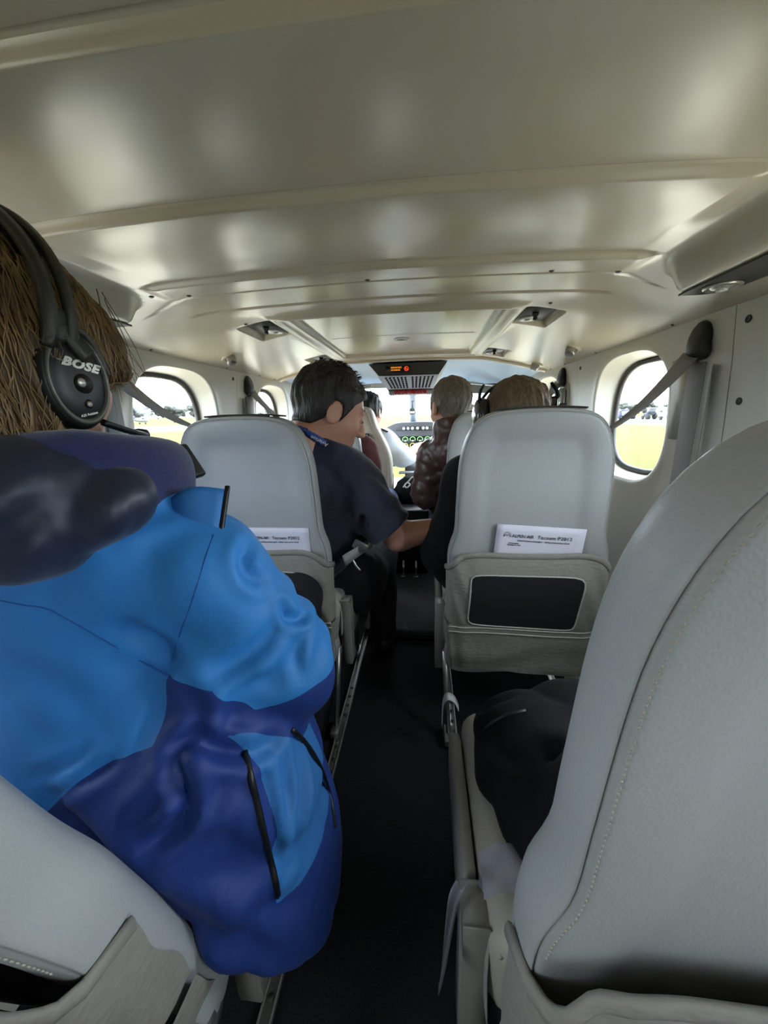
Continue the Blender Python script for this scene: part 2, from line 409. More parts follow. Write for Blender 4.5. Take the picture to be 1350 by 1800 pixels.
# roof skin above (keeps daylight out)
mo('roof_skin', [(-.9, -1.3, 1.45), (.9, -1.3, 1.45), (.9, 2.25, 1.45), (-.9, 2.25, 1.45)], [(0, 1, 2, 3)], 'wall', ceiling, False)
def screw(x, y, parent, z=None, nrm=None, r=.0055):
    z = float(zceil(np.array(x), np.array(y))) if z is None else z
    n = Vector(nrm if nrm else (0, 0, -1)); mt = Matrix.Translation((x, y, z)) @ n.to_track_quat('Z', 'Y').to_matrix().to_4x4()
    return mo('screw', *lathe([(r, -.001), (r, .0008), (r * .6, .002), (r * .55, .0012), (0, .0012)], 12, mtx=mt), 'darkgrey', parent)
for x, y in ((-.548, .915), (-.46, .925), (-.036, .930), (.36, .928), (.50, .940), (-.345, 1.24), (-.46, 1.215), (.345, 1.235), (.44, 1.19)): screw(x, y, ceiling)
for s in (-1, 1):
    for y in (1.16, 1.62, 1.95, 2.15): screw(s * .748, y, ceiling, z=float(zceil(np.array(.748), np.array(y))), nrm=(-s * .6, 0, -.8), r=.0045)

def wx(z): return np.interp(z, [0, .1, .3, .6, .85, 1.0, 1.15, 1.27], [.66, .72, .765, .785, .785, .78, .770, .757])
def window_bay(side, y0, y1, c, wall, idx):
    """one sidewall panel with its reveal; then the window (gasket and pane) in it"""
    z0, z1 = .0, 1.272; zc = 1.022; a, b = .235, .205; ao, bo = .21, .187; p = 3.0
    th = list(np.linspace(0, 2 * PI, 96, endpoint=False)); ya, yb = y0 - c + .001, y1 - c - .001
    for cy, cz in ((ya, z0 - zc), (yb, z0 - zc), (ya, z1 - zc), (yb, z1 - zc)): th.append(math.atan2(cz, cy) % (2 * PI))
    th = sorted(th); N = len(th)
    def sup(t, A, B): return (abs(math.cos(t) / A) ** p + abs(math.sin(t) / B) ** p) ** (-1 / p)
    rings = []
    for k, u in enumerate((1, .8, .6, .45, .3, .18, .1, .05, .02, 0)):
        R = []
        for t in th:
            ct, st = math.cos(t), math.sin(t)
            ro = min((yb / ct if ct > 1e-9 else ya / ct if ct < -1e-9 else 9), ((z1 - zc) / st if st > 1e-9 else (z0 - zc) / st if st < -1e-9 else 9))
            r = sup(t, a, b); r = r + (ro - r) * u; y = c + r * ct; z = zc + r * st
            bead = -.006 * math.exp(-((r - sup(t, a, b) - .012) / .016) ** 2)
            R.append((side * (wx(z) + bead), y, z))
        rings.append(R)
    for q, dx in ((.0, .004), (.15, .014), (.45, .032), (.8, .052), (1., .060)):
        rings.append([(side * (wx(zc + sup(t, a, b) * math.sin(t)) * (1 - q) + .785 * q + dx), c + (sup(t, a, b) * (1 - q) + sup(t, ao, bo) * q) * math.cos(t), zc + (sup(t, a, b) * (1 - q) + sup(t, ao, bo) * q) * math.sin(t)) for t in th])
    V = [v for R in rings for v in R]; F = []
    for k in range(len(rings) - 1):
        for i in range(N):
            q = (k * N + i, k * N + (i + 1) % N, (k + 1) * N + (i + 1) % N, (k + 1) * N + i); F.append(q if side > 0 else q[::-1])
    mo('sidewall_panel', V, F, 'wall', wall)
    mo('joint_backing', *ribbon([(side * (wx(z) + .003), y0, z) for z in np.linspace(.0, 1.27, 14)], .03, .003, (0, 1, 0)), 'greyplastic', wall)
    w = struct('window_%d' % idx, (side * .845, c, zc))
    tt = [2 * PI * k / 72 for k in range(72)]
    mo('gasket', *tube([(side * .842, c + sup(t, ao - .004, bo - .004) * math.cos(t), zc + sup(t, ao - .004, bo - .004) * math.sin(t)) for t in tt], .010, 8, True), 'gasket', w)
    O = [(sup(t, ao - .002, bo - .002) * math.cos(t), sup(t, ao - .002, bo - .002) * math.sin(t)) for t in tt]
    mo('pane', *prism(O, .004, frame((side * .846, c, zc), (0, 1, 0), (0, 0, 1))), 'glass', w, False)
    pl = bpy.data.lights.new('window_portal', 'AREA'); pl.shape = 'RECTANGLE'; pl.size = .44; pl.size_y = .40; pl.cycles.is_portal = True
    po = link(bpy.data.objects.new('window_portal', pl)); po.location = (side * .87, c, zc); po.rotation_euler = (0, side * PI / 2, 0)
    return w
walls = {}
n = 1
for side, nm, cs, bounds in ((1, 'wall_right', (-.30, .55, 1.40, 2.25), (-.725, .125, .96, 1.825, 2.62)), (-1, 'wall_left', (-.40, .45, 1.30, 2.15), (-.825, .025, .875, 1.725, 2.62))):
    w = walls[side] = struct(nm)
    for k, c in enumerate(cs): window_bay(side, bounds[k], bounds[k + 1], c, w, n); n += 1
    mo('sidewall_panel', *grid(12, 3, lambda u, v: (side * wx(u * 1.272), -1.25 + v * (bounds[0] + 1.25 - .0015), u * 1.272), flip=side > 0), 'wall', w)
    mo('outer_skin', [(side * .858, -1.3, -.1), (side * .858, 2.65, -.1), (side * .858, 2.65, .80), (side * .858, -1.3, .80)], [(0, 1, 2, 3)], 'wall', w, False)
    mo('outer_skin', [(side * .858, -1.3, 1.24), (side * .858, 2.65, 1.24), (side * .88, 2.65, 1.46), (side * .88, -1.3, 1.46)], [(0, 1, 2, 3)], 'wall', w, False)
    for k in range(len(cs) + 1):   # skin between the windows
        ya = -1.3 if k == 0 else cs[k - 1] + .232; yb = 2.65 if k == len(cs) else cs[k] - .232
        mo('outer_skin', [(side * .858, ya, .78), (side * .858, yb, .78), (side * .858, yb, 1.26), (side * .858, ya, 1.26)], [(0, 1, 2, 3)], 'wall', w, False)
    for k, c in enumerate(cs):
        # shallow pressed panel beside each window
        y1 = c - .245; dy = -1
        pts = catmull([(0, .095), (.05, .10), (.088, .085), (.08, .0), (.060, -.085), (.045, -.105), (.005, -.105), (-.004, -.09), (-.006, .0), (-.004, .085)], 5, True)
        m_ = frame((side * (wx(1.06) - .0005), y1, 1.075), (0, -1, 0), (-side * .06, 0, 1))
        if m_.col[2].x * side > 0: m_ = frame((side * (wx(1.06) - .0005), y1 - .085, 1.075), (0, 1, 0), (-side * .06, 0, 1))
        mo('pressed_panel', *prism([(p[0], p[1]) for p in pts][::1], .006, m_, .003), 'wall', w)
    for k, b_ in enumerate(bounds[1:-1]):
        for z in (1.225, 1.06, .85): screw(side * (wx(z) - .001), b_ - .035, w, z=z, nrm=(-side, 0, 0), r=.008)
mo('wall_aft', [(-.9, -1.25, -.05), (.9, -1.25, -.05), (.9, -1.25, 1.46), (-.9, -1.25, 1.46)], [(3, 2, 1, 0)], 'wall', None, False)['kind'] = 'structure'
# floor
fl = mo('floor', [(-.9, -1.3, 0), (.9, -1.3, 0), (.9, 3.6, 0), (-.9, 3.6, 0)], [(0, 1, 2, 3)], 'carpet', None, False); fl['kind'] = 'structure'
mo('step_carpet', *rbox((0.0, 2.12, .024), (.40, 1.06, .05), .012, 3), 'carpet2', fl)
mo('step_edge_strip', *rbox((0.0, 1.586, .012), (.40, .012, .022), .004, 2), 'black', fl)
for s in (-1, 1):
    for x in (.19, .60):
        r = thing('seat_rail', {(-1, .19): 'aluminium floor rail along the aisle under the left seats', (1, .19): 'aluminium floor rail along the aisle under the right seats', (-1, .60): 'aluminium floor rail under the left seats next to the left wall', (1, .60): 'aluminium floor rail under the right seats next to the right wall'}[(s, x)], 'rail', (s * x, .6, 0), 'seat rails on the floor')
        mo('rail_bar', *rbox((s * x, .6, .006), (.026, 3.3, .012), .002, 1), 'metal', r)
        for sd in (-1, 1): mo('rail_lip', *rbox((s * x + sd * .011, .6, .014), (.004, 3.3, .006), .001, 1), 'pearl', r)
        if x == .19:
            for k in range(26): mo('rail_socket', *lathe([(.006, 0), (.006, .003), (0, .003)], 10, Matrix.Translation((s * x, .1 + k * .045, .0115))), 'darkgrey', r)

# ---------------------------------------------------------------- ceiling fittings
def service_unit(s, cy, label, far=False):
    u = thing('reading_light_unit', label, 'reading light', (s * .44, cy, 1.349), 'service units in the ceiling')
    m_ = frame((s * .437, cy - .003, 1.3462), (1, 0, 0), (0, -1, 0))
    mo('plate', *prism(rrect(.047, .086, .012, 4), .004, m_, .001), 'darkgrey', u)
    mt = frame((s * .425, cy + .035, 1.3425), (1, 0, 0), (0, -1, 0))
    mo('lamp_ring', *lathe([(.029, 0), (.029, .004), (.024, .007), (.018, .005), (0, .004)], 28, mt), 'lampwhite', u)
    mo('lamp_lens', *lathe([(.012, .004), (.010, .0075), (0, .009)], 20, mt), 'pearl', u)
    k = mo('nozzle', *lathe([(.010, 0), (.010, .006), (.006, .012), (.008, .02), (0, .022)], 14, frame((s * .43, cy - .03, 1.3425), (1, 0, 0), (0, -1, 0))), 'black', u)
    return u
service_unit(-1, 1.33, 'dark reading light unit recessed in the left side of the ceiling')
service_unit(1, 1.33, 'larger nearer dark reading light unit recessed in the right ceiling slope')
service_unit(1, 2.02, 'small far reading light unit in the right ceiling next to the cockpit')
service_unit(-1, 2.02, 'small far reading light unit in the left ceiling near the cockpit')
for s in (1, -1):
    u = thing('reading_light_unit', 'long dark light panel with round silver lamp under the %s ceiling duct' % ('right' if s > 0 else 'left'), 'reading light', (s * .66, .75, 1.278), 'service units in the ceiling')
    pts = catmull([(-.042, -.30), (-.044, .0), (-.044, .175), (-.036, .186), (.0, .187), (.030, .172), (.04, .12), (.042, -.1), (.042, -.30)], 5, True)
    m_ = frame((s * .661, .735, 1.2785), (1, 0, 0), (0, 1, 0)); flip = Matrix.Diagonal((1 if s > 0 else -1, 1, -1, 1))
    mo('plate', *prism([(p[0], p[1]) for p in pts], .004, m_ @ flip, .0008), 'darkgrey', u, False)
    mt = frame((s * .660, .865, 1.2745), (1, 0, 0), (0, -1, 0))
    mo('lamp_ring', *lathe([(.031, 0), (.031, .003), (.027, .006), (.024, .003), (.018, .003), (.016, .006), (0, .007)], 32, mt), 'pearl', u)
    mo('lamp_lens', *lathe([(.010, .005), (.009, .010), (0, .011)], 20, mt), 'lampwhite', u)
    mo('nozzle', *lathe([(.012, 0), (.012, .006), (.007, .012), (0, .013)], 16, frame((s * .66, .62, 1.2745), (1, 0, 0), (0, -1, 0))), 'black', u)
def air_vent(x, y, label):
    z = float(zceil(np.array(x), np.array(y))); s = 1 if x > 0 else -1
    u = thing('air_vent', label, 'air vent', (x, y, z), 'air vents in the ceiling coves')
    nr = Vector((-s * .45, -.45, -.75)).normalized(); m_ = Matrix.Translation((x, y, z)) @ Vector((-s * .4, 0, -.9)).to_track_quat('Z', 'Y').to_matrix().to_4x4()
    mo('flange', *lathe([(.034, -.003), (.034, .002), (.026, .006), (.02, .003), (0, .003)], 28, m_), 'ceil', u)
    m2 = Matrix.Translation(Vector((x, y, z)) + Vector((-s * .4, 0, -.9)) * .004) @ nr.to_track_quat('Z', 'Y').to_matrix().to_4x4()
    b = mo('nozzle', *lathe([(.021, 0), (.022, .012), (.019, .016), (.019, .028), (.015, .031)], 26, m2), 'metal', u)
    mo('nozzle_core', *lathe([(.0145, .027), (.012, .030), (.006, .026), (0, .026)], 20, m2), 'darkgrey', b)
air_vent(-.665, 1.49, 'round silver air vent in the left ceiling cove above the window')
air_vent(.665, 1.63, 'nearer round silver air vent in the right ceiling cove')
air_vent(.665, 2.12, 'farther round silver air vent in the right ceiling cove near the cockpit')
d = thing('dome_light', 'small round dome light in the middle of the forward ceiling', 'light', (.0, 1.72, 1.368))
mo('bezel', *lathe([(.034, 0), (.033, .004), (.026, .006), (.024, .003), (0, .003)], 32, frame((-.005, 1.75, 1.3685), (1, 0, 0), (0, -1, 0))), 'lampwhite', d)
mo('lens', *lathe([(.022, .003), (.018, .008), (0, .010)], 24, frame((-.005, 1.75, 1.3685), (1, 0, 0), (0, -1, 0))), 'pearl', d)

# ---------------------------------------------------------------- shoulder belts on the walls
def shoulder_belt(s, y, end, label, hang=.55):
    x = s * (wx(1.19) - .012)
    b = thing('shoulder_belt', label, 'seat belt', (x, y, 1.2), 'shoulder belts on the cabin walls')
    def f(P):
        d = ell(P, (x, y, 1.208), (.024, .031, .042)); d = smin(d, rcone(P, (x + s * .004, y - .016, 1.178), (x + s * .004, y + .018, 1.178), .018, .018), .012)
        d = smax(d, -plane(P, (x - s * .018, y, 1.2), (s, 0, -.25)), .006)
        return smax(d, plane(P, (x + s * .011, y, 1.2), (s, 0, 0)), .004)
    body('guide', f, (x - .04, y - .05, 1.13), (x + .05, y + .05, 1.27), .004, 'black', b)
    p0 = np.array([x - s * .012, y + .004, 1.174]); p1 = np.array(end, float); L = [p0 + (p1 - p0) * t + np.array([0, 0, -.02 * math.sin(PI * t)]) for t in np.linspace(0, 1, 14)]
    d_ = (p1 - p0) / np.linalg.norm(p1 - p0); w0 = np.array([0, -.75, -.65]); w1 = np.array([-.75 * s, .0, .66])
    mo('strap', *ribbon(L, list(np.linspace(.046, .010, 14)), .0016, [w0] * 14), 'web', b)
    mo('hanging_strap', *ribbon([(x + s * .004 + s * .018 * t * 0, y - .006 * t, 1.155 - hang * t) for t in np.linspace(0, 1, 10)], .046, .0018, [(-s * .25, 1, 0)] * 10), 'web', b)
    mo('hanging_strap', *ribbon([(x + s * .010, y - .044 - .006 * t, 1.145 - hang * t) for t in np.linspace(0, 1, 8)], .036, .0018, [(s * .5, .8, 0)] * 8), 'web', b)
    return b
shoulder_belt(1, 1.05, (.575, 1.10, .985), 'grey shoulder belt slanting across the nearer right window')
shoulder_belt(1, 1.985, (.56, 2.0, .99), 'grey shoulder belt by the farther right window')
shoulder_belt(-1, 1.825, (-.57, 1.95, .98), 'grey shoulder belt between the two left windows')
shoulder_belt(-1, .98, (-.61, 1.14, 1.02), 'grey shoulder belt slanting across the nearer left window')
# ================================================================ passenger seats
SEAT_W = [(.255, .205), (.40, .216), (.60, .220), (.67, .218), (.725, .203), (.80, .200), (.89, .197), (.94, .192), (.985, .180), (1.022, .160), (1.045, .130), (1.056, .08), (1.059, 0)]
def seat_w(z): return float(np.interp(z, [p[0] for p in SEAT_W], [p[1] for p in SEAT_W]))
def lean(z): return .07 * (1.05 - z)
def seat_outline(n=150, W=SEAT_W):
    h = [(w, z) for z, w in W]
    pts = catmull([(0, W[0][0])] + h + [(-w, z) for w, z in h[::-1][1:]], 8, True)
    P = np.array(pts); d = np.r_[0, np.cumsum(np.linalg.norm(np.diff(np.r_[P, P[:1]], axis=0), axis=1))]
    s = np.linspace(0, d[-1], n, endpoint=False); Q = np.r_[P, P[:1]]
    return np.stack([np.interp(s, d, Q[:, 0]), np.interp(s, d, Q[:, 1])], 1)
def inset_loop(O, d):
    t = np.roll(O, -1, 0) - np.roll(O, 1, 0); t /= np.linalg.norm(t, axis=1)[:, None]
    nrm = np.stack([-t[:, 1], t[:, 0]], 1)
    for _ in range(2): nrm = (nrm + np.roll(nrm, 1, 0) + np.roll(nrm, -1, 0)) / 3
    return O + nrm * d
def back_shell(name, O, prof, m, parent, zc=.70, front_y=.12):
    rings = []
    for ins, y in prof: rings.append([(p[0], y + lean(p[1]), p[1]) for p in inset_loop(O, ins)])
    L = inset_loop(O, prof[-1][0])
    for k in (.85, .65, .45, .25, .08): rings.append([(p[0] * k, prof[-1][1] + lean(zc + (p[1] - zc) * k), zc + (p[1] - zc) * k) for p in L])
    N = len(O); V = [v for R in rings for v in R]; F = []
    for k in range(len(rings) - 1):
        for i in range(N): F.append((k * N + i, (k + 1) * N + i, (k + 1) * N + (i + 1) % N, k * N + (i + 1) % N))
    F.append(tuple(range(N))); F.append(tuple(range((len(rings) - 1) * N + N - 1, (len(rings) - 1) * N - 1, -1)))
    return mo(name, V, F, m, parent)
def pocket_y(u, z):
    """back face of the pocket cloth (u = -1..1 across)"""
    v = (.67 - z) / .25
    bul = .020 * math.sin(PI * min(max(v, 0), 1) ** .8) + .012
    wrap = .040 * max(0, (abs(u) - .955) / .045) ** 1.5
    wr = .0035 * math.sin(16 * z * 3 + 9 * u * abs(u) + 2 * math.sin(7 * u)) * (abs(u) ** 2.0)
    return -(bul * (1 - abs(u) ** 14)) - .0035 + wrap + lean(z) + wr
def pw(z): return seat_w(z) + .004
def make_seat():
    e = thing('passenger_seat', 'x', 'seat', (0, 0, 0), 'passenger seats in the cabin')
    O = seat_outline()
    prof = [(.075, .085), (.03, .076), (.010, .064), (.002, .050), (0, .036), (.0008, .018), (.002, .009), (.0035, .0045), (.0048, .0032), (.0058, .0058), (.0072, .0024), (.012, .0004), (.020, -.0004), (.044, .0), (.064, .004), (.074, .008), (.088, .0095)]
    bk = back_shell('backrest', O, prof, 'leather', e)
    # stitched seam as a row of raised thread along the groove
    S = inset_loop(seat_outline(900), .0105); mb = MB()
    for i in range(0, 900, 2):
        a, b = S[i], S[(i + 1) % 900]
        if a[1] > .655: mb.add(*tube([(a[0], -.0006 + lean(a[1]), a[1]), (b[0], -.0006 + lean(b[1]), b[1])], .0007, 4))
    st = mb.build('stitching', 'leather2', bk); st['kind'] = 'stuff'
    # dark hook tape on the crest
    mo('hook_tape', *ribbon([(x, .045 - .015 * (abs(x) / .11) ** 2, 1.0605 - .0045 * (abs(x) / .11) ** 3) for x in np.linspace(-.10, .115, 14)], .05, .004, (0, 1, 0)), 'strip', e)
    # pocket, its netting window and the lower flap
    def pk(u, v):
        uu = u * 2 - 1; top = .670 - .003 * math.cos(PI * uu) - .062 * abs(uu) ** 9; z = top + (.425 - top) * v
        return (uu * pw(z), pocket_y(uu, z), z)
    pocket = mo('pocket', *grid(81, 22, pk), 'cloth', e)
    mo('pocket_hem', *tube([(uu * (pw(.67 - .062 * abs(uu) ** 9) + .001), pocket_y(uu, .667 - .062 * abs(uu) ** 9) - .002, .667 - .003 * math.cos(PI * uu) - .062 * abs(uu) ** 9) for uu in np.linspace(-1, 1, 70)], .0045, 8, flat=2.0, up=(0, 0, 1)), 'cloth', pocket)
    W_ = [(-.157 + (.305 * t), .612 - .002 * t) for t in np.linspace(0, 1, 12)] + [(.148 - .008 * t, .606 - .173 * t) for t in np.linspace(.06, 1, 12)] + [(.138 - .298 * t, .431 + .012 * t) for t in np.linspace(.02, 1, 12)] + [(-.161 + .004 * t, .448 + .160 * t) for t in np.linspace(.04, .97, 12)]
    W_ = np.array(W_)
    for _ in range(2): W_ = (W_ * 2 + np.roll(W_, 1, 0) + np.roll(W_, -1, 0)) / 4
    py = lambda x, z: pocket_y(x / pw(z), z)
    c = W_.mean(0); V = []; F = []; N = len(W_); ks = (1, .8, .6, .4, .2, .05)
    for k in ks:
        for p in W_: q = c + (p - c) * k; V.append((q[0], py(*q) - .0025, q[1]))
    for k in range(len(ks) - 1):
        for i in range(N): F.append((k * N + i, k * N + (i + 1) % N, (k + 1) * N + (i + 1) % N, (k + 1) * N + i))
    F.append(tuple((len(ks) - 1) * N + i for i in range(N)))
    mo('netting', V, F, 'netting', pocket)
    mo('netting_piping', *tube([(p[0], py(*p) - .003, p[1]) for p in W_], .0022, 6, True), 'piping', pocket)
    for zz in (.428, .412):
        mo('flap_piping', *tube([(uu * (seat_w(.42) + .008), pocket_y(uu, .427) - .004, zz - .003 * math.sin(3 * uu)) for uu in np.linspace(-.96, .96, 36)], .002, 6), 'piping', pocket)
    def fp(u, v):
        uu = u * 2 - 1; z = .432 - .165 * v - .006 * uu
        y = pocket_y(uu, .428) - .003 + (lean(z) - lean(.428)) + .010 * v + .004 * math.sin(10 * v + 2.5 * uu + math.sin(4 * uu)) * v
        return (uu * (seat_w(z) + .012 - .004 * v), y, z)
    mo('lower_flap', *grid(81, 16, fp), 'cloth', e)
    # cushion with rounded front
    def cu(P):
        q = np.abs(P - np.array((0, .31, .385), np.float32)) - np.array((.190, .155, .035), np.float32)
        d = np.linalg.norm(np.maximum(q, 0), axis=1) + np.minimum(q.max(1), 0) - .030
        return d - .006 * np.cos(P[:, 0] * 7.5) - .003
    cs = body('cushion', cu, (-.24, .08, .30), (.24, .53, .48), .011, 'leather2', e)
    for s in (-1, 1): mo('cushion_piping', *tube(catmull([(s * .209, .13, .43), (s * .212, .30, .432), (s * .210, .46, .428), (s * .205, .495, .40), (s * .204, .500, .36)], 5), .003, 6), 'leather2', cs)
    for s in (-1, 1):
        a = mo('armrest', *prism(catmull([(.150, .21), (.162, .190), (.190, .192), (.204, .21), (.206, .41), (.196, .432), (.156, .436), (.148, .42)], 4, True), .036, frame((s * .233 + .018, 0, 0), (0, 1, 0), (0, 0, 1)) @ Matrix.Translation((0, 0, -.036)), .004), 'greyplastic', e)
        mo('hinge_pin', *tube([(s * .205, .165, .36), (s * .225, .165, .36)], .006, 10), 'chrome', a)
        mo('side_frame', *prism([(.20, .30), (.22, .27), (.47, .305), (.49, .345), (.48, .40), (.44, .425), (.22, .425), (.20, .40)], .020, frame((s * .236 + .010, 0, 0), (0, 1, 0), (0, 0, 1)) @ Matrix.Translation((0, 0, -.020)), .003), 'greyplastic', e)
        for y0, y1 in ((.08, .03), (.42, .46)):
            mo('leg', *tube([(s * .222, y0, .31), (s * .215, (y0 + y1) / 2, .16), (s * .208, y1, .02)], [.016, .014, .014], 8, flat=.6), 'metal', e)
            mo('leg_foot', *rbox((s * .208, y1, .026), (.03, .07, .028), .006, 2), 'metal', e)
    mo('base_bar', *tube([(-.222, .10, .285), (.222, .10, .285)], .012, 10), 'metal', e)
    mo('base_bar', *tube([(-.222, .43, .30), (.222, .43, .30)], .012, 10), 'metal', e)
    for s in (-1, 1): mo('lap_strap', *ribbon(catmull([(s * .222, .14, .32), (s * .222, .16, .40), (s * .208, .19, .445), (s * .15, .23, .452), (s * .08, .29, .454)], 5), .042, .0018, (0, 1, .3)), 'web', e)
    return e
def copy_tree(o, parent=None):
    c = o.copy(); COL.objects.link(c)
    if parent is not None: c.parent = parent
    for ch in list(o.children): copy_tree(ch, c)
    return c
seat0 = make_seat()
SEATS = {}
for key, x, y, lab in (('R1', .390, .172, 'nearest pale grey leather seat at the right edge, seen from behind'), ('L1', -.402, .185, 'pale leather seat at the bottom left corner behind the blue jacket'),
                       ('R2', .380, .985, 'pale leather seat with safety card in its pocket right of the aisle'), ('L2', -.412, .985, 'pale leather seat with netting pocket directly ahead of the blue jacket'),
                       ('R3', .400, 1.80, 'cream seat holding the man in the brown leather jacket'), ('L3', -.412, 1.80, 'cream seat behind the pilot seat, beyond the man in navy')):
    o = seat0 if key == 'R1' else copy_tree(seat0)
    o.location = (x, y, 0); o['label'] = lab; SEATS[key] = o

def recline(seat, deg, hinge=(.08, .42)):
    """tip the backrest, tape, pocket and flap of a seat about its hinge"""
    X = Matrix.Translation((0, hinge[0], hinge[1])) @ Matrix.Rotation(math.radians(deg), 4, 'X') @ Matrix.Translation((0, -hinge[0], -hinge[1]))
    for ch in seat.children:
        if ch.name.split('.')[0] in ('backrest', 'hook_tape', 'pocket', 'lower_flap'): ch.matrix_basis = X
recline(SEATS['L1'], 13); recline(SEATS['R1'], 1)
def safety_card(loc, rz, ry, w, label, seat, lines=True, tiltx=4.5):
    """folded card standing in a seat pocket; local X across, Z up, faces -Y"""
    c = thing('safety_card', label, 'card', loc, 'safety cards in the seat pockets')
    Mw = Matrix.Translation(loc) @ Matrix.Rotation(math.radians(rz), 4, 'Z') @ Matrix.Rotation(math.radians(ry), 4, 'Y') @ Matrix.Rotation(math.radians(tiltx), 4, 'X')
    h = .15
    V, F = grid(13, 9, lambda u, v: Mw @ Vector(((u - .5) * w, .0012 * math.sin(PI * u), -h * .62 + h * v)))
    n0 = len(V); V = V + [v + (Mw.to_3x3() @ Vector((0, .0012, 0))) for v in V]; F = F + [tuple(i + n0 for i in f[::-1]) for f in F]
    nu, nv = 13, 9
    rim = [i * nv for i in range(nu)] + [(nu - 1) * nv + j for j in range(1, nv)] + [i * nv + nv - 1 for i in range(nu - 2, -1, -1)] + [j for j in range(nv - 2, 0, -1)]
    F += [(rim[k], rim[k - 1], rim[k - 1] + n0, rim[k] + n0) for k in range(len(rim))]
    mo('sheet', V, F, 'paper', c)
    def fr(x, z): return Mw @ frame((x, -.0006, z), (1, 0, 0), (0, 0, 1))
    top = h * .38
    s = w / .215
    text('airline_name', 'ALPEN AIR', .0118 * s, fr(-.042 * s, top - .032), 'ink', c, space=.95, shear=.12)
    text('aircraft_name', 'Tecnam P2012', .0130 * s, fr(.036 * s, top - .032), 'ink', c, space=1.08)
    text('card_title', 'Sicherheitsanweisungen - Safety Instruction Card', .0064 * s, fr(.010 * s, top - .0445), 'ink', c)
    text('small_print', 'Notausgang', .0052 * s, fr(-.062 * s, top - .053), 'ink', c)
    text('small_print', 'Emergency exit', .0052 * s, fr(-.060 * s, top - .0585), 'ink', c)
    F0 = fr(-.080 * s, top - .0295)
    mo('logo_arc', *tube([F0 @ Vector((.0085 * s * math.cos(a), .0085 * s * math.sin(a) - .001, .0004)) for a in np.linspace(-.5, PI + .5, 22)], .0006, 5), 'ink', c)
    mo('logo_peaks', *tube([F0 @ Vector((x * s, y * s, .0004)) for x, y in ((-.009, -.005), (-.004, .002), (-.001, -.003), (.003, .003), (.009, -.005))], .0007, 5), 'ink', c)
    return c
safety_card((.405, 1.009, .690), 0, 3.5, .235, 'white safety card in the pocket of the right seat ahead', 'R2')
safety_card((-.350, 1.009, .682), 0, 0, .215, 'white safety card half hidden by the blue jacket sleeve', 'L2')
safety_card((.470, .197, .690), 0, -9, .215, 'white safety card at the right edge, in the nearest seat', 'R1')
# ================================================================ people
def ray_at(px, py):
    v = Vector(((px - 675.) / 655., -(py - 900.) / 655., -1.)); m = cam.matrix_world.to_3x3()
    return Vector((.09, 0, 1.05)), (m @ v).normalized()
def hit(o, px, py, off=0.):
    """point of a finished surface (world space) that stands at this spot of the photograph"""
    c, d = ray_at(px, py); ok, p, nr, i = o.ray_cast(c, d)
    return (p + nr * off) if ok else None
def head_fns(c, yaw=0, pitch=0, roll=0, k=1.):
    """skin and short-hair implicit functions; local +Y = where the face looks, yaw to the right positive"""
    R = rot(0, 0, -yaw) @ rot(-pitch, 0, 0) @ rot(0, roll, 0); c = np.array(c, np.float32)
    loc = lambda P: ((P - c) @ R) / k
    def cran(Q): return smin(ell(Q, (0, -.012, .030), (.076, .097, .090)), ell(Q, (0, .03, -.01), (.066, .066, .085)), .03)
    def skin_(P):
        Q = loc(P); d = cran(Q)
        d = smin(d, ell(Q, (0, .026, -.052), (.056, .066, .064)), .03); d = smin(d, ell(Q, (0, .078, -.098), (.022, .018, .018)), .025)
        for s in (-1, 1):
            d = smin(d, ell(Q, (s * .042, .058, -.028), (.022, .026, .024)), .02)
            d = smax(d, -ell(Q, (s * .032, .104, .008), (.018, .013, .010)), .012)
            d = smin(d, ell(Q, (s * .030, .086, .006), (.013, .012, .010)), .003)
            d = smin(d, rcone(Q, (s * .012, .094, .026), (s * .048, .078, .028), .007, .006), .012)
            e = ell(Q, (s * .081, -.006, -.012), (.010, .022, .034)); e = smax(e, -ell(Q, (s * .091, -.002, -.010), (.007, .013, .022)), .006)
            d = smin(d, e, .006)
            d = smin(d, rcone(Q, (s * .008, .108, -.034), (s * .012, .104, -.034), .009, .007), .006)
        d = smin(d, rcone(Q, (0, .094, .022), (0, .120, -.030), .007, .011), .010)
        d = smin(d, rcone(Q, (-.017, .090, -.060), (.017, .090, -.060), .008, .008), .008)
        d = smin(d, rcone(Q, (-.014, .090, -.072), (.014, .090, -.072), .009, .009), .007)
        d = smax(d, -rcone(Q, (-.022, .104, -.0655), (.022, .104, -.0655), .0035, .0035), .004)
        d = smin(d, rcone(Q, (0, -.018, -.05), (0, -.045, -.17), .054, .060, (1, .95, 1)), .03)
        return d * k
    def hair_(P, thick=.010, front=.060, side=-.012, nape=-.085, f=(140, 140, 30), amp=.004):
        Q = loc(P); d = cran(Q) - thick - amp * wav(Q * np.array(f, np.float32) / 60., 60., seed=3) - .003 * wav(Q, 45., seed=5)
        d = smin(d, rcone(Q, (0, -.03, -.05), (0, -.05, -.10), .05, .05) - thick * .5, .02)
        h = np.interp(Q[:, 1], [-.12, -.05, -.024, -.018, .012, .016, .045, .075, .12], [nape, nape * .9, nape * .5, side + .03, side + .03, side - .02, .030, front, front + .01]).astype(np.float32)
        return smax(d, (h - Q[:, 2]) * .7, .008) * k
    def at_(p): return np.array(c) + R @ (np.array(p, np.float32) * k)
    return skin_, hair_, at_, R, cran
def union(P, prims, k):
    d = None
    for q in prims:
        e = rcone(P, *q); d = e if d is None else smin(d, e, k)
    return d
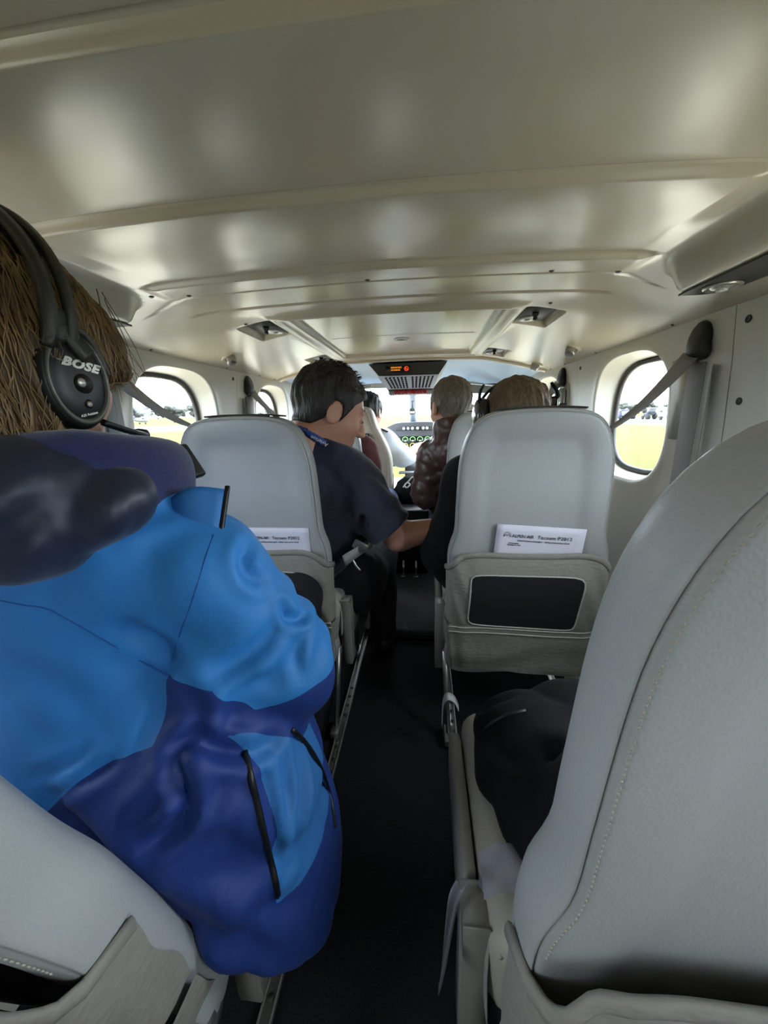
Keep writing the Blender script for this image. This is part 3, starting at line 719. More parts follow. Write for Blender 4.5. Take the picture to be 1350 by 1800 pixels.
def hand_fn(P, w, d_, up, L=.19, curl=.35, side=1):
    """palm and five fingers: wrist w, pointing direction d_, up = back of the hand"""
    d_ = np.array(d_, float); d_ /= np.linalg.norm(d_); up = np.array(up, float); up -= d_ * up.dot(d_); up /= np.linalg.norm(up); s = np.cross(d_, up) * side
    w = np.array(w, float); q = L / .19
    r = rcone(P, w, w + d_ * .045 * q, .026 * q, .030 * q)
    r = smin(r, rcone(P, w + d_ * .045 * q - s * .022 * q, w + d_ * .085 * q - s * .026 * q, .016 * q, .013 * q), .015)
    r = smin(r, rcone(P, w + d_ * .045 * q + s * .022 * q, w + d_ * .085 * q + s * .026 * q, .016 * q, .013 * q), .015)
    r = smin(r, rcone(P, w + d_ * .05 * q, w + d_ * .088 * q, .017 * q, .014 * q), .015)
    for i, (o, l) in enumerate(((-.030, .062), (-.010, .075), (.010, .080), (.030, .070))):
        a = w + (d_ * .088 + s * o) * q; v = d_ * math.cos(curl) - up * math.sin(curl); b = a + v * l * .5 * q
        v2 = d_ * math.cos(curl * 2.4) - up * math.sin(curl * 2.4); c = b + v2 * l * .5 * q
        r = smin(r, smin(rcone(P, a, b, .0092 * q, .0085 * q), rcone(P, b, c, .0085 * q, .0070 * q), .004), .006)
    a = w + (d_ * .03 + s * .028) * q; b = a + (d_ * .035 + s * .032) * q; c = b + (d_ * .030 + s * .004) * q
    return smin(r, smin(rcone(P, a, b, .013 * q, .010 * q), rcone(P, b, c, .010 * q, .008 * q), .005), .01)

# ---------------------------------------------------------------- woman in the blue jacket (nearest, left)
wom = thing('person', 'person in a blue outdoor jacket with navy hood and black headset, nearest on the left', 'person', (-.40, .46, .44))
hc = (-.405, .425, 1.118)
sk, hr, hat, HR, cr_ = head_fns(hc, yaw=4, pitch=4, k=1.02)
body('body', lambda P: smin(sk(P), union(P, [((-.40, .47, .94), (-.40, .50, .55), .07, .09)], .05), .05), (-.58, .28, .40), (-.22, .62, 1.27), .0065, 'skin2', wom)
def lady_hair(P):
    Q = P - np.array(hc, np.float32)
    d = ell(Q, (0, -.006, .036), (.097, .126, .111))
    d = smin(d, ell(Q, (.0, -.055, -.035), (.088, .075, .085)), .04)
    d = smin(d, rcone(Q, (.070, -.045, .0), (.066, -.048, -.075), .034, .026), .03)
    d = smin(d, rcone(Q, (.03, .095, .050), (.074, .082, .000), .030, .014), .03)
    d = smin(d, rcone(Q, (-.03, .085, .045), (-.070, .068, -.025), .030, .016), .03)
    ang = np.arctan2(Q[:, 0], -Q[:, 1] + .02)
    d = d + .0035 * np.sin(ang * 34 + 4 * np.sin(Q[:, 2] * 26) + 2 * np.sin(ang * 9)) + .003 * wav(Q * np.array((1, 1, .3), np.float32), 60., seed=2)
    face = smax(ell(Q, (.0, .11, -.060), (.100, .080, .072)), -plane(Q, (0, .03, 0), (0, 1, 0)), .01)
    return smax(d, -face, .01)
hair = body('hair', lady_hair, (-.56, .24, .98), (-.25, .62, 1.29), .0045, 'hair_brown', wom)
from mathutils.bvhtree import BVHTree
hv = [v.co.copy() for v in hair.data.vertices]; bvh = BVHTree.FromPolygons(hv, [tuple(p.vertices) for p in hair.data.polygons])
mb = MB(); rr = np.random.default_rng(11); HC = Vector(hc)
for i in range(2200):                                           # strands combed down over the hair
    p = hv[rr.integers(len(hv))].copy()
    if p.x < hc[0] - .03 or p.z < 1.03: continue
    L = rr.uniform(.05, .15); n_ = 9; pts = []; r0 = Vector((rr.normal() * .16, rr.normal() * .22, 0)); wisp = rr.uniform() < .06
    for k in range(n_):
        q, nr, _, _ = bvh.find_nearest(p)
        out = .0016 + (.010 * (k / n_) ** 2 if wisp else .0006 * k / n_)
        pts.append(tuple(q + nr * out))
        rad = Vector((p.x - hc[0], p.y - hc[1], 0)).normalized()
        d = Vector((0, 0, -1)) + rad * .8 * max(0, nr.z) + r0 * (1 + .6 * math.sin(k * .9 + i))
        d = d - nr * d.dot(nr)
        if d.length < 1e-4: break
        p = q + d.normalized() * L / n_
        if p.z < 1.0: break
    if len(pts) > 4: mb.add(*tube(pts, list(np.linspace(.0008, .0003, len(pts))), 4))
for i in range(30):                                             # loose wisps at the temple and over the ear cup
    t0 = rr.uniform(); x0 = Vector((hc[0] + .085 + rr.normal() * .008, hc[1] - .03 + .11 * t0, hc[2] + .07 + rr.normal() * .02)); L = rr.uniform(.06, .13); pts = []; ph = rr.uniform(0, 6)
    for t in np.linspace(0, 1, 8): pts.append((x0.x + .016 * t + .004 * math.sin(4 * t + ph), x0.y + (t0 - .4) * .05 * t + .006 * math.sin(3 * t + ph), x0.z - L * t))
    mb.add(*tube(pts, list(np.linspace(.0007, .0002, 8)), 3))
st = mb.build('hair_strands', 'hair_strand', hair); st['kind'] = 'stuff'
LIGHT, NAVY, DNAVY = (44, 128, 200), (20, 52, 124), (26, 30, 52)
def arm_f(P):
    a = smin(rcone(P, (-.222, .46, .838), (-.148, .500, .692), .088, .082), rcone(P, (-.148, .500, .685), (-.25, .74, .63), .078, .058), .035)
    return smin(a, rcone(P, (-.205, .435, .70), (-.135, .49, .655), .078, .080), .03)
def jk(P):
    d = rcone(P, (-.40, .465, .44), (-.405, .475, .85), .195, .165, (1, 1.25, 1))
    d = smin(d, rcone(P, (-.60, .465, .840), (-.235, .465, .842), .080, .082), .06)
    arm = smin(rcone(P, (-.222, .46, .838), (-.148, .500, .692), .088, .082), rcone(P, (-.148, .500, .685), (-.25, .74, .63), .078, .058), .035)
    arm2 = smin(rcone(P, (-.60, .46, .865), (-.66, .50, .68), .086, .078), rcone(P, (-.66, .50, .68), (-.54, .74, .62), .078, .058), .04)
    low = smin(rcone(P, (-.235, .44, .56), (-.195, .42, .29), .150, .145, (1, .95, 1)), rcone(P, (-.27, .62, .46), (-.185, .50, .34), .11, .115), .06)
    low = smax(low, plane(P, (-.205, .33, .435), (-.80, 0, -.60)), .02); low = smax(low, .175 - P[:, 2] + .3 * (P[:, 1] - .33), .02)
    d = smin(d, low, .07); d = smin(d, arm2, .03)
    arm = smin(arm, rcone(P, (-.205, .435, .70), (-.135, .49, .655), .078, .080), .03)
    d = smin(d, arm, .022)
    d = smin(d, rcone(P, (-.33, .45, .91), (-.46, .45, .91), .09, .09), .05)
    # cloth folds
    ax_ = (P - np.array((-.222, .46, .838), np.float32)) @ np.array((.42, .22, -.88), np.float32)
    elb = np.exp(-((ax_ - .13) / .07) ** 2) * (P[:, 0] > -.26)
    d = d + .011 * (.45 - np.abs(wav(P * np.array((1.1, 1, 1.0), np.float32), 13., seed=21))) * .8 + .004 * (.4 - np.abs(wav(P, 31., seed=8)))
    d = d + .004 * np.sin(ax_ * 95 + 5 * P[:, 1] * 6 + 2 * wav(P, 14., seed=1)) * elb
    wst = np.exp(-((P[:, 2] - .52) / .11) ** 2)
    d = d + .007 * np.sin((P[:, 2] + .9 * P[:, 0]) * 52 + 2.2 * wav(P, 10., seed=77)) * wst
    return d
low_f = lambda P: np.maximum(np.interp(P[:, 0], [-.7, -.381, -.321, -.283, -.219], [.36, .577, .636, .656, .672]) - P[:, 2], np.minimum(P[:, 0] + .2335, np.interp(P[:, 0], [-.235, -.198, -.174, -.158, -.127, -.102, -.04], [.738, .726, .719, .702, .663, .628, .55]) - P[:, 2]))
def panel_f(P):
    Y, Z = P[:, 1], P[:, 2]
    lowb = .415 + .2 * np.maximum(0, .36 - Y)
    return np.minimum(np.minimum(Y - np.interp(Z, [.40, .439, .503, .635], [.325, .332, .345, .365]), .486 - Y), np.minimum(Z - lowb, np.minimum(P[:, 0] + .17, np.minimum(.66 - Z, arm_f(P) - .014))))
M['jacket'] = mask_mat('two_blue_jacket_cloth', [LIGHT, NAVY, (44, 112, 178)], ['navy_panel', 'side_panel'], rough=.62, bump=.18, scale=30, sheen=.03)
jacket = body('jacket', jk, (-.76, .22, .12), (-.02, .84, 1.06), .0055, M['jacket'], wom, {'navy_panel': low_f, 'side_panel': panel_f})
M['hoodcloth'] = mat('dark_navy_shell_cloth', (34, 39, 58), .45, bump=.3, scale=24, var=.12, dist=.01, sheen=.1)
M['navyfleece'] = mat('navy_fleece', (30, 36, 86), .85, bump=.3, scale=120, var=.15, sheen=.4)
def hood_f(P):
    d = smin(ell(P, (-.445, .355, .965), (.190, .085, .085), rot(0, 8, 0)), rcone(P, (-.34, .36, .975), (-.275, .39, .970), .055, .040), .05)
    d = d + .016 * (.4 - np.abs(wav(P * np.array((1, 1, 1.5), np.float32), 15., seed=44))) + .004 * (.4 - np.abs(wav(P, 40., seed=45)))
    for a, b, r in (((-.25, .32, .99), (-.30, .28, .94), .012), ((-.30, .28, .94), (-.33, .27, .90), .010), ((-.44, .27, .99), (-.36, .28, .93), .010)): d = smax(d, -rcone(P, a, b, r, r), .02)
    return d
body('hood', hood_f, (-.66, .24, .86), (-.17, .48, 1.07), .006, 'hoodcloth', wom)
def collar_f(P):
    Q = (P - np.array((-.385, .455, .975), np.float32)) @ rot(-8, 0, 0); q = np.sqrt(Q[:, 0] ** 2 + (Q[:, 1] * .92) ** 2) - .112
    return np.sqrt((q * 1.15) ** 2 + (Q[:, 2] * .72) ** 2) - .040 + .003 * wav(P, 30., seed=6)
body('collar', collar_f, (-.58, .24, .88), (-.19, .66, 1.07), .006, 'navyfleece', wom)
# turned-out collar flap with its zip
def flap_pt(u, v):
    # a strip of cloth folded over the shoulder: u runs from the neck outward, v from the fold down to the edge
    x = -.315 + .135 * u; y = .445 + .02 * u - .030 * v + .012 * math.sin(7 * u) * (1 - v); z = .955 - .012 * u + .008 * math.sin(9 * u + 1) - v * (.030 + .016 * u) + .02 * u * u * (1 - v)
    return (x, y, z)
fv, ff = grid(18, 9, flap_pt); n0 = len(fv)
fv2 = [(p[0] - .002, p[1] + .012, p[2] - .004) for p in fv]
rim = [i * 9 for i in range(18)] + [17 * 9 + j for j in range(1, 9)] + [i * 9 + 8 for i in range(16, -1, -1)] + [j for j in range(7, 0, -1)]
flap = mo('collar_flap', fv + fv2, ff + [tuple(i + n0 for i in f[::-1]) for f in ff] + [(rim[k], rim[k - 1], rim[k - 1] + n0, rim[k] + n0) for k in range(len(rim))], mat('collar_flap_blue', (48, 120, 190), .6, bump=.2, scale=30), wom)
mo('flap_zip', *tube([(p[0] + .002, p[1] + .005, p[2] - .001) for p in (flap_pt(1, v) for v in np.linspace(-.05, 1.1, 10))], .0035, 6), 'black', flap)
# folds pressed into the finished cloth along creases
def crease(o, px, depth, width, ridge=.55):
    P = [hit(o, x, y) for x, y in px]; P = [np.array(p) for p in P if p is not None]
    if len(P) < 2: return
    C = np.array(catmull(P, 6)); me = o.data; n = len(me.vertices)
    co = np.empty(n * 3); me.vertices.foreach_get('co', co); co = co.reshape(-1, 3); no = np.empty(n * 3); me.vertices.foreach_get('normal', no); no = no.reshape(-1, 3)
    lo_, hi_ = C.min(0) - 4 * width, C.max(0) + 4 * width; sel = np.where(((co > lo_) & (co < hi_)).all(1))[0]
    D = np.linalg.norm(co[sel][:, None] - C[None], axis=2); d = D.min(1); t = D.argmin(1) / (len(C) - 1)
    k = np.sin(PI * np.clip(.06 + .88 * t, 0, 1)) ** .6
    dz = (-depth * np.exp(-(d / width) ** 2) + ridge * depth * np.exp(-((d - 1.9 * width) / width) ** 2)) * k
    co[sel] += no[sel] * dz[:, None]; me.vertices.foreach_set('co', co.ravel()); me.update()
for px, dp, w_ in (([(313, 1325), (318, 1370), (326, 1410), (310, 1442), (285, 1468), (258, 1486)], .016, .011), ([(88, 1396), (130, 1380), (175, 1355), (205, 1335)], .007, .009), ([(70, 1365), (110, 1352), (150, 1330)], .006, .010),
                   ([(385, 1185), (435, 1155), (478, 1115), (506, 1072)], .008, .013), ([(498, 1062), (505, 1084), (520, 1090), (536, 1082)], .010, .008), ([(300, 1165), (268, 1122), (225, 1102)], .008, .014),
                   ([(300, 1322), (335, 1300), (390, 1318), (440, 1322), (480, 1308)], .013, .011), ([(450, 1335), (470, 1400), (486, 1470), (498, 1540)], .007, .008), ([(520, 1300), (533, 1370), (527, 1440), (506, 1520)], .008, .010), ([(500, 1330), (505, 1400), (512, 1460)], .005, .007),
                   ([(290, 1490), (350, 1440), (400, 1380)], .007, .016), ([(215, 1470), (270, 1420), (300, 1370)], .008, .013), ([(438, 958), (428, 985), (440, 1012), (460, 1020)], .010, .010), ([(395, 1240), (440, 1205), (480, 1190)], .005, .012),
                   ([(340, 1560), (400, 1540), (450, 1560)], .006, .020), ([(420, 1650), (470, 1600), (530, 1590)], .007, .018), ([(330, 1210), (350, 1260), (340, 1300)], .006, .012), ([(180, 940), (240, 905), (300, 890)], .006, .014), ([(40, 1180), (100, 1210), (160, 1260)], .005, .02), ([(540, 1110), (520, 1150), (530, 1190)], .005, .010)):
    crease(jacket, px, dp, w_)
# seams and pocket zip laid on the cloth
def seam(name, pts, r, m, par, off=0.):
    P = [hit(jacket, x, y, off) for x, y in pts]; P = [p for p in P if p is not None]
    if len(P) > 2: return mo(name, *tube(catmull([tuple(p) for p in P], 4), r, 6), m, par)
M['seamblue'] = mat('blue_seam', (26, 88, 160), .7)
seam('yoke_seam', [(2, 1056), (45, 1064), (85, 1071), (140, 1100), (200, 1135), (250, 1163), (296, 1188)], .0011, 'seamblue', jacket)
seam('armhole_seam', [(375, 940), (360, 985), (340, 1050), (318, 1110), (303, 1160), (297, 1195)], .0011, 'seamblue', jacket)
seam('pocket_zip', [(430, 1322), (441, 1365), (452, 1410), (463, 1460), (475, 1510), (484, 1548), (488, 1574)], .0045, 'black', jacket)
seam('front_zip', [(512, 1282), (535, 1304), (560, 1342), (576, 1385), (584, 1420), (588, 1455)], .004, 'black', jacket, .0)
legs = lambda P: smin(rcone(P, (-.48, .52, .52), (-.50, .98, .54), .09, .07), smin(rcone(P, (-.30, .52, .52), (-.28, .98, .54), .09, .07), smin(rcone(P, (-.28, .98, .53), (-.28, .96, .09), .065, .05), rcone(P, (-.50, .98, .53), (-.50, .96, .09), .065, .05), .01), .02), .02)
body('trousers', legs, (-.62, .40, .02), (-.16, 1.1, .66), .012, 'trousers', wom)
body('hand', lambda P: hand_fn(P, (-.262, .775, .622), (-.4, .8, -.15), (0.2, 0, 1), side=-1), (-.40, .72, .54), (-.20, 1.0, .70), .004, 'skin2', wom)
for sx in (-.28, -.50): mo('shoe', *nets(lambda P: smax(rcone(P, (sx, .96, .05), (sx, 1.12, .04), .05, .042), -plane(P, (0, 0, .004), (0, 0, 1)), .004), (sx - .07, .88, -.01), (sx + .07, 1.2, .12), .008), 'black', wom)
# headset worn by the woman
hs = thing('headset', 'black over-ear headset on the head of the person in the blue jacket', 'headset', (-.30, .41, 1.10), 'headsets worn on board')
CY, CZ, CXh = .402, 1.097, -.318
def cup(s, par, cx, cy, cz, rz=0, detail=True, k=1.):
    """ear cup: outer face along s*X"""
    m_ = Matrix.Translation((cx, cy, cz)) @ Matrix.Rotation(math.radians(rz), 4, 'Z') @ frame((0, 0, 0), (0, s, 0), (0, 0, 1)) @ Matrix.Diagonal((k * .80, k * 1.12, k, 1))
    c = mo('ear_cup', *lathe([(.030, -.030), (.046, -.024), (.0485, -.004), (.0485, .002), (.046, .007), (.043, .0085)], 40, m_), 'black', par)
    if not detail:
        mo('cup_face', *lathe([(.043, .0085), (.036, .0125), (.0, .016)], 32, m_), 'black', c); mo('ear_cushion', *lathe([(.024, -.052), (.040, -.052), (.047, -.042), (.044, -.028), (.028, -.026)], 28, m_), 'blackfleece', c)
        return c, m_
    mo('cup_rim', *lathe([(.0435, .0075), (.0435, .0105), (.041, .0118), (.0385, .0105), (.038, .0085)], 48, m_), 'cupgrey', c)
    f = mo('cup_face', *lathe([(.0385, .0085), (.037, .0096), (.020, .0115), (.0, .012)], 40, m_), 'black', c)
    mo('ear_cushion', *lathe([(.024, -.052), (.040, -.052), (.047, -.042), (.044, -.028), (.028, -.026)], 28, m_), 'blackfleece', c)
    # recessed knob well, screw and lower screw
    m1 = m_ @ Matrix.Translation((.002, -.004, .0112)) @ Matrix.Diagonal((1.25, .9, 1, 1))
    mo('screw_well', *lathe([(.0105, .0015), (.0095, .0012), (.007, .0002), (0, .0002)], 24, m1), 'cupgrey2', f); mo('screw_head', *lathe([(.0048, 0), (.0048, .0022), (.004, .003), (0, .003)], 16, m1 @ Matrix.Translation((-.003, .001, 0))), 'pearl', f)
    m2 = m_ @ Matrix.Translation((.0045, -.0235, .0105)) @ Matrix.Diagonal((1.25, .9, 1, 1)); mo('screw_well', *lathe([(.005, .0014), (.004, .0012), (0, .0012)], 16, m2), 'cupgrey2', f); mo('screw_head', *lathe([(.003, 0), (.003, .0022), (0, .0024)], 12, m2), 'pearl', f)
    t = Matrix.Rotation(math.radians(-9), 4, 'Z')
    tm = m_ @ Matrix.Translation((.0025, .0135, .0118)) @ Matrix.Diagonal((1.25, .9, 1, 1)) @ t
    text('maker_name', 'BOSE', .0125, tm, 'pearl', f, ext=.0004, shear=.35, xs=1.3, space=1.1, bold=.0007)
    mo('name_bar', *rbox((0, 0, 0), (.008, .0011, .0006), 0, 1, tm @ Matrix.Translation((-.0215, -.0002, .0003))), 'pearl', f); mo('name_bar', *rbox((0, 0, 0), (.006, .0011, .0006), 0, 1, tm @ Matrix.Translation((.0215, .0038, .0003))), 'pearl', f)
    text('model_print', 'A20 Aviation', .0040, m_ @ Matrix.Translation((.003, -.0335, .0100)) @ Matrix.Diagonal((1.25, .9, 1, 1)) @ Matrix.Rotation(math.radians(12), 4, 'Z'), 'pearl', f, ext=.0003)
    return c, m_
M['cupgrey'] = mat('headset_grey_rim', (92, 92, 84), .35, .3, var=.05); M['cupgrey2'] = mat('headset_well_grey', (58, 58, 52), .5, var=.05)
M['bandgrey'] = mat('headset_band_grey', (54, 53, 46), .45, var=.06)
c1, m1_ = cup(1, hs, -.300, CY, CZ, rz=-6)
cup(-1, hs, -.508, CY, CZ, rz=6, detail=False)
band = []
for a in np.linspace(-.32, PI + .32, 40): band.append((hc[0] + .118 * math.cos(a), CY - .012 + .010 * math.sin(a), 1.165 + .118 * max(math.sin(a), -.4)))
bo = mo('headband', *ribbon([(p[0], p[1] - .011, p[2]) for p in band], .012, .008, (0, 1, 0)), 'bandgrey', hs)
mo('headband_rail', *ribbon([(p[0], p[1] + .013, p[2]) for p in band], .010, .007, (0, 1, 0)), 'bandgrey', hs)
mo('headband_pad', *tube([(hc[0] + .108 * math.cos(a), CY - .012 + .010 * math.sin(a), 1.168 + .108 * math.sin(a)) for a in np.linspace(.5, PI - .5, 20)], .012, 8, flat=.7), 'blackfleece', hs)
for s in (1, -1):
    x = hc[0] + s * .112
    mo('slider', *rbox((x, CY - .008, 1.150), (.012, .036, .034), .004, 2), 'bandgrey', hs)
    mo('yoke', *ribbon(catmull([(x, CY - .004, 1.150), (x + s * .004, CY + .002, 1.135), (x + s * .006, CY + .012, 1.122)], 4), .022, .006, (0, 1, 0)), 'bandgrey', hs)
    mo('yoke_arm', *tube([(x + s * .002, CY + .046 * .8 * math.cos(a), CZ + .054 * math.sin(a)) for a in np.linspace(.15, PI - .6, 16)], .005, 8), 'bandgrey', hs)
mo('mic_boom', *tube(catmull([(-.308, .44, 1.050), (-.312, .49, 1.036), (-.330, .535, 1.030), (-.355, .560, 1.030)], 6), .0045, 8), 'black', hs)
mo('mic_capsule', *lathe([(.0, -.014), (.008, -.012), (.010, 0), (.008, .012), (0, .014)], 14, frame((-.360, .562, 1.030), (0, 0, 1), (0, 1, 0))), 'black', hs)
ck = thing('cable_control', 'black headset cable box on the chest behind the navy collar', 'control box', (-.27, .60, .98))
mo('box', *rbox((-.292, .575, .985), (.014, .030, .060), .005, 3, Matrix.Rotation(-.5, 4, 'Y')), 'black', ck)
mo('cable', *tube(catmull([(-.335, .575, 1.01), (-.310, .575, 1.012), (-.292, .575, .985), (-.29, .575, .93), (-.30, .60, .88)], 6), .003, 6), 'black', ck)
# ---------------------------------------------------------------- man in the navy T-shirt leaning into the aisle
man = thing('person', 'person in a navy T-shirt with a blue lanyard leaning into the aisle', 'person', (-.24, 1.27, .44))
hc2 = (-.200, 1.175, 1.070)
sk2, hr2, hat2, HR2, cr2 = head_fns(hc2, yaw=60, pitch=24, k=1.06)
def man_body(P):
    d = sk2(P)
    d = smin(d, union(P, [((-.235, 1.175, .97), (-.24, 1.25, .80), .058, .07), ((-.13, 1.19, .82), (.005, 1.20, .655), .050, .050)], .03), .03)
    fore = rcone(P, (.005, 1.20, .652), (.175, 1.26, .668), .050, .034)
    d = smin(d, fore, .02)
    return smin(d, hand_fn(P, (.185, 1.263, .668), (1, .35, .0), (0, -.3, 1), side=-1), .012)
body('body', man_body, (-.36, 1.0, .58), (.40, 1.42, 1.25), .006, 'skin', man)
mh = body('hair', lambda P: hr2(P, thick=.012, front=.062, nape=-.07), (-.34, 1.02, 1.0), (-.05, 1.32, 1.26), .0045, 'hair_dark', man)
mb = MB(); rr = np.random.default_rng(5)
for i in range(500):                                           # short hair standing off the scalp
    a = rr.uniform(0, 2 * PI); b = rr.uniform(-.15, 1.5); q = np.array([.080 * math.cos(b) * math.cos(a), -.012 + .100 * math.cos(b) * math.sin(a), .032 + .094 * math.sin(b)])
    if q[1] > .045 and q[2] < .075: continue
    n_ = (q - np.array([0, -.012, .032])) / .09; t_ = np.array([rr.normal() * .3, .55, .1]); p0 = hat2(q * 1.05); p1 = hat2(q * 1.06 + .007 * (n_ * .5 + t_)); p2 = hat2(q * 1.06 + .013 * (n_ * .3 + t_ * 1.1))
    mb.add(*tube([p0, p1, p2], [.0012, .0009, .0004], 3))
mb.build('hair_tufts', 'hair_dark', mh)['kind'] = 'stuff'
mb = MB()
for i in range(260):                                           # goatee stubble
    x = rr.normal() * .016; z = -.098 + rr.normal() * .010; q = np.array([x, .094 - abs(x) * .35 + (z + .098) * -.2, z]); mb.add(*tube([hat2(q), hat2(q + np.array([0, .008, -.009]))], [.001, .0005], 3))
mb.build('goatee', 'hair_dark', man)['kind'] = 'stuff'
for s in (-1, 1):
    mo('eyebrow', *tube([hat2((s * x, .0975 - (x - .012) * .35, .031 + .003 * math.sin((x - .01) * 80))) for x in np.linspace(.012, .05, 8)], [.002, .0035, .004, .004, .0035, .003, .0025, .0015], 6), 'hair_dark', man)
    mo('eyelid_line', *tube([hat2((s * x, .1000 - (x - .02) * .25, .001 - .003 * math.sin((x - .018) / .028 * PI))) for x in np.linspace(.018, .046, 7)], .0013, 5), 'hair_dark', man)
def tee(P):
    d = rcone(P, (-.265, 1.32, .43), (-.245, 1.26, .80), .150, .145, (1, 1.12, 1))
    d = smin(d, rcone(P, (-.40, 1.25, .84), (-.165, 1.20, .855), .085, .088), .06)
    d = smin(d, rcone(P, (-.27, 1.18, .955), (-.25, 1.20, .90), .070, .09), .05); d = smin(d, rcone(P, (-.31, 1.125, .955), (-.27, 1.15, .86), .068, .09), .03); d = smin(d, rcone(P, (-.315, 1.16, .975), (-.21, 1.16, .950), .064, .070), .03)
    d = smin(d, rcone(P, (-.165, 1.20, .85), (-.035, 1.195, .698), .094, .082), .04)
    d = smin(d, rcone(P, (-.40, 1.25, .84), (-.44, 1.36, .66), .085, .07), .03)
    d = d + .010 * (.4 - np.abs(wav(P * np.array((1, 1, .8), np.float32), 19., seed=31))) + .002 * wav(P, 60., seed=3)
    for a, b, r in (((-.16, 1.10, .80), (-.20, 1.10, .70), .012), ((-.10, 1.12, .74), (-.14, 1.12, .62), .010), ((-.20, 1.09, .90), (-.14, 1.10, .82), .008)): d = smax(d, -rcone(P, a, b, r, r * .6), .02)
    d = smax(d, plane(P, (-.018, 1.195, .676), (.64, 0, -.76)), .006)          # sleeve mouth
    return smax(d, plane(P, (-.255, 1.10, 1.012), (.40, .10, 1)), .008)
body('t_shirt', tee, (-.56, 1.0, .28), (.08, 1.52, 1.04), .0065, 'navytee', man)
def trs(P):
    d = smin(rcone(P, (-.17, 1.32, .46), (-.100, 1.56, .455), .105, .072), rcone(P, (-.100, 1.56, .45), (-.092, 1.50, .07), .070, .058), .03)
    d = smin(d, rcone(P, (-.33, 1.32, .46), (-.42, 1.66, .47), .105, .072), .03); d = smin(d, rcone(P, (-.42, 1.66, .46), (-.42, 1.64, .08), .068, .055), .03)
    d = smin(d, rcone(P, (-.30, 1.32, .42), (-.18, 1.32, .42), .12, .12), .05)
    return d + .004 * wav(P, 32., seed=12)
body('trousers', trs, (-.56, 1.1, .03), (.02, 1.78, .62), .0085, 'trousers', man)
for sx, sy in ((-.092, 1.50), (-.42, 1.64)): mo('shoe', *nets(lambda P: smax(rcone(P, (sx, sy - .02, .05), (sx, sy + .15, .042), .050, .042), -plane(P, (0, 0, .004), (0, 0, 1)), .004), (sx - .07, sy - .1, -.01), (sx + .07, sy + .24, .12), .008), 'black', man)
ly = thing('lanyard', 'blue lanyard with white lettering around the neck of the navy T-shirt', 'lanyard', (-.25, 1.13, 1.01))
lp = catmull([(-.335, 1.145, .985), (-.325, 1.108, 1.010), (-.285, 1.082, 1.018), (-.240, 1.080, 1.000), (-.205, 1.092, .975), (-.185, 1.115, .950)], 6)
M['lanyardblue'] = mat('lanyard_blue', (38, 70, 148), .6, bump=.2, scale=300)
mo('ribbon', *ribbon(lp, .022, .002, (0, -.25, 1)), 'lanyardblue', ly)
mo('clip', *rbox((-.262, 1.079, 1.012), (.030, .004, .023), .001, 1, Matrix.Rotation(.35, 4, 'Y')), 'black', ly)
text('lettering', 'Aviation', .0165, frame((-.215, 1.085, .982), (-.82, -.28, .50), (.45, .12, -.85)), 'lampwhite', ly, ext=.0006)
text('lettering', 'Aviation', .0165, frame((-.318, 1.097, 1.010), (-.62, .70, -.35), (-.2, .1, -.97)), 'lampwhite', ly, ext=.0006)
bk = thing('lap_belt', 'grey lap belt with buckle at the hip of the navy T-shirt', 'seat belt', (-.12, 1.25, .62))
mo('strap', *ribbon(catmull([(-.165, 1.10, .60), (-.130, 1.135, .615), (-.100, 1.20, .620), (-.095, 1.28, .60)], 5), .040, .002, (.2, 0, 1)), 'web', bk)
mo('buckle', *rbox((-.118, 1.145, .635), (.050, .012, .032), .006, 3, Matrix.Rotation(.5, 4, 'Y')), 'metal', bk)
mo('buckle_tongue', *tube(catmull([(-.145, 1.130, .60), (-.130, 1.128, .57), (-.118, 1.13, .555)], 4), .004, 6), 'chrome', bk)

# ---------------------------------------------------------------- man in black with headset, right seat ahead
p2 = thing('person', 'person in a black jacket and headset in the right seat ahead, mostly hidden', 'person', (.38, 1.28, .44))
hc3 = (.365, 1.205, 1.012)
sk3, hr3, hat3, HR3, cr3 = head_fns(hc3, yaw=-6, pitch=8, k=1.06)
body('body', lambda P: smin(sk3(P), rcone(P, (.37, 1.24, .93), (.37, 1.28, .80), .06, .09), .04), (.22, 1.05, .74), (.52, 1.38, 1.18), .008, 'skin2', p2)
body('hair', lambda P: hr3(P, thick=.012, nape=-.07), (.22, 1.05, .92), (.52, 1.38, 1.20), .005, 'hair_sandy', p2)
def bj(P):
    d = rcone(P, (.38, 1.33, .44), (.38, 1.30, .82), .165, .15, (1, 1.2, 1))
    d = smin(d, rcone(P, (.24, 1.27, .835), (.52, 1.27, .835), .08, .08), .05)
    d = smin(d, rcone(P, (.235, 1.25, .835), (.162, 1.20, .595), .078, .076), .03); d = smin(d, rcone(P, (.162, 1.20, .59), (.245, 1.46, .565), .074, .055), .03)
    d = smin(d, rcone(P, (.52, 1.25, .84), (.575, 1.24, .62), .078, .072), .03); d = smin(d, rcone(P, (.575, 1.24, .61), (.50, 1.48, .56), .072, .055), .03)
    d = smin(d, rcone(P, (.19, 1.22, .52), (.24, 1.30, .46), .06, .08), .05)
    return d + .005 * wav(P * np.array((1, 1, 1.2), np.float32), 26., seed=14)
body('jacket', bj, (.02, 1.06, .28), (.70, 1.58, .95), .0075, 'blackfleece', p2)
body('jeans', lambda P: smin(smin(rcone(P, (.30, 1.36, .44), (.225, 1.66, .44), .095, .07), rcone(P, (.225, 1.66, .44), (.23, 1.64, .08), .066, .05), .03), smin(rcone(P, (.46, 1.36, .44), (.50, 1.66, .44), .095, .07), rcone(P, (.50, 1.66, .44), (.50, 1.64, .08), .066, .05), .03), .02), (.08, 1.2, .02), (.62, 1.78, .60), .010, 'jeans', p2)
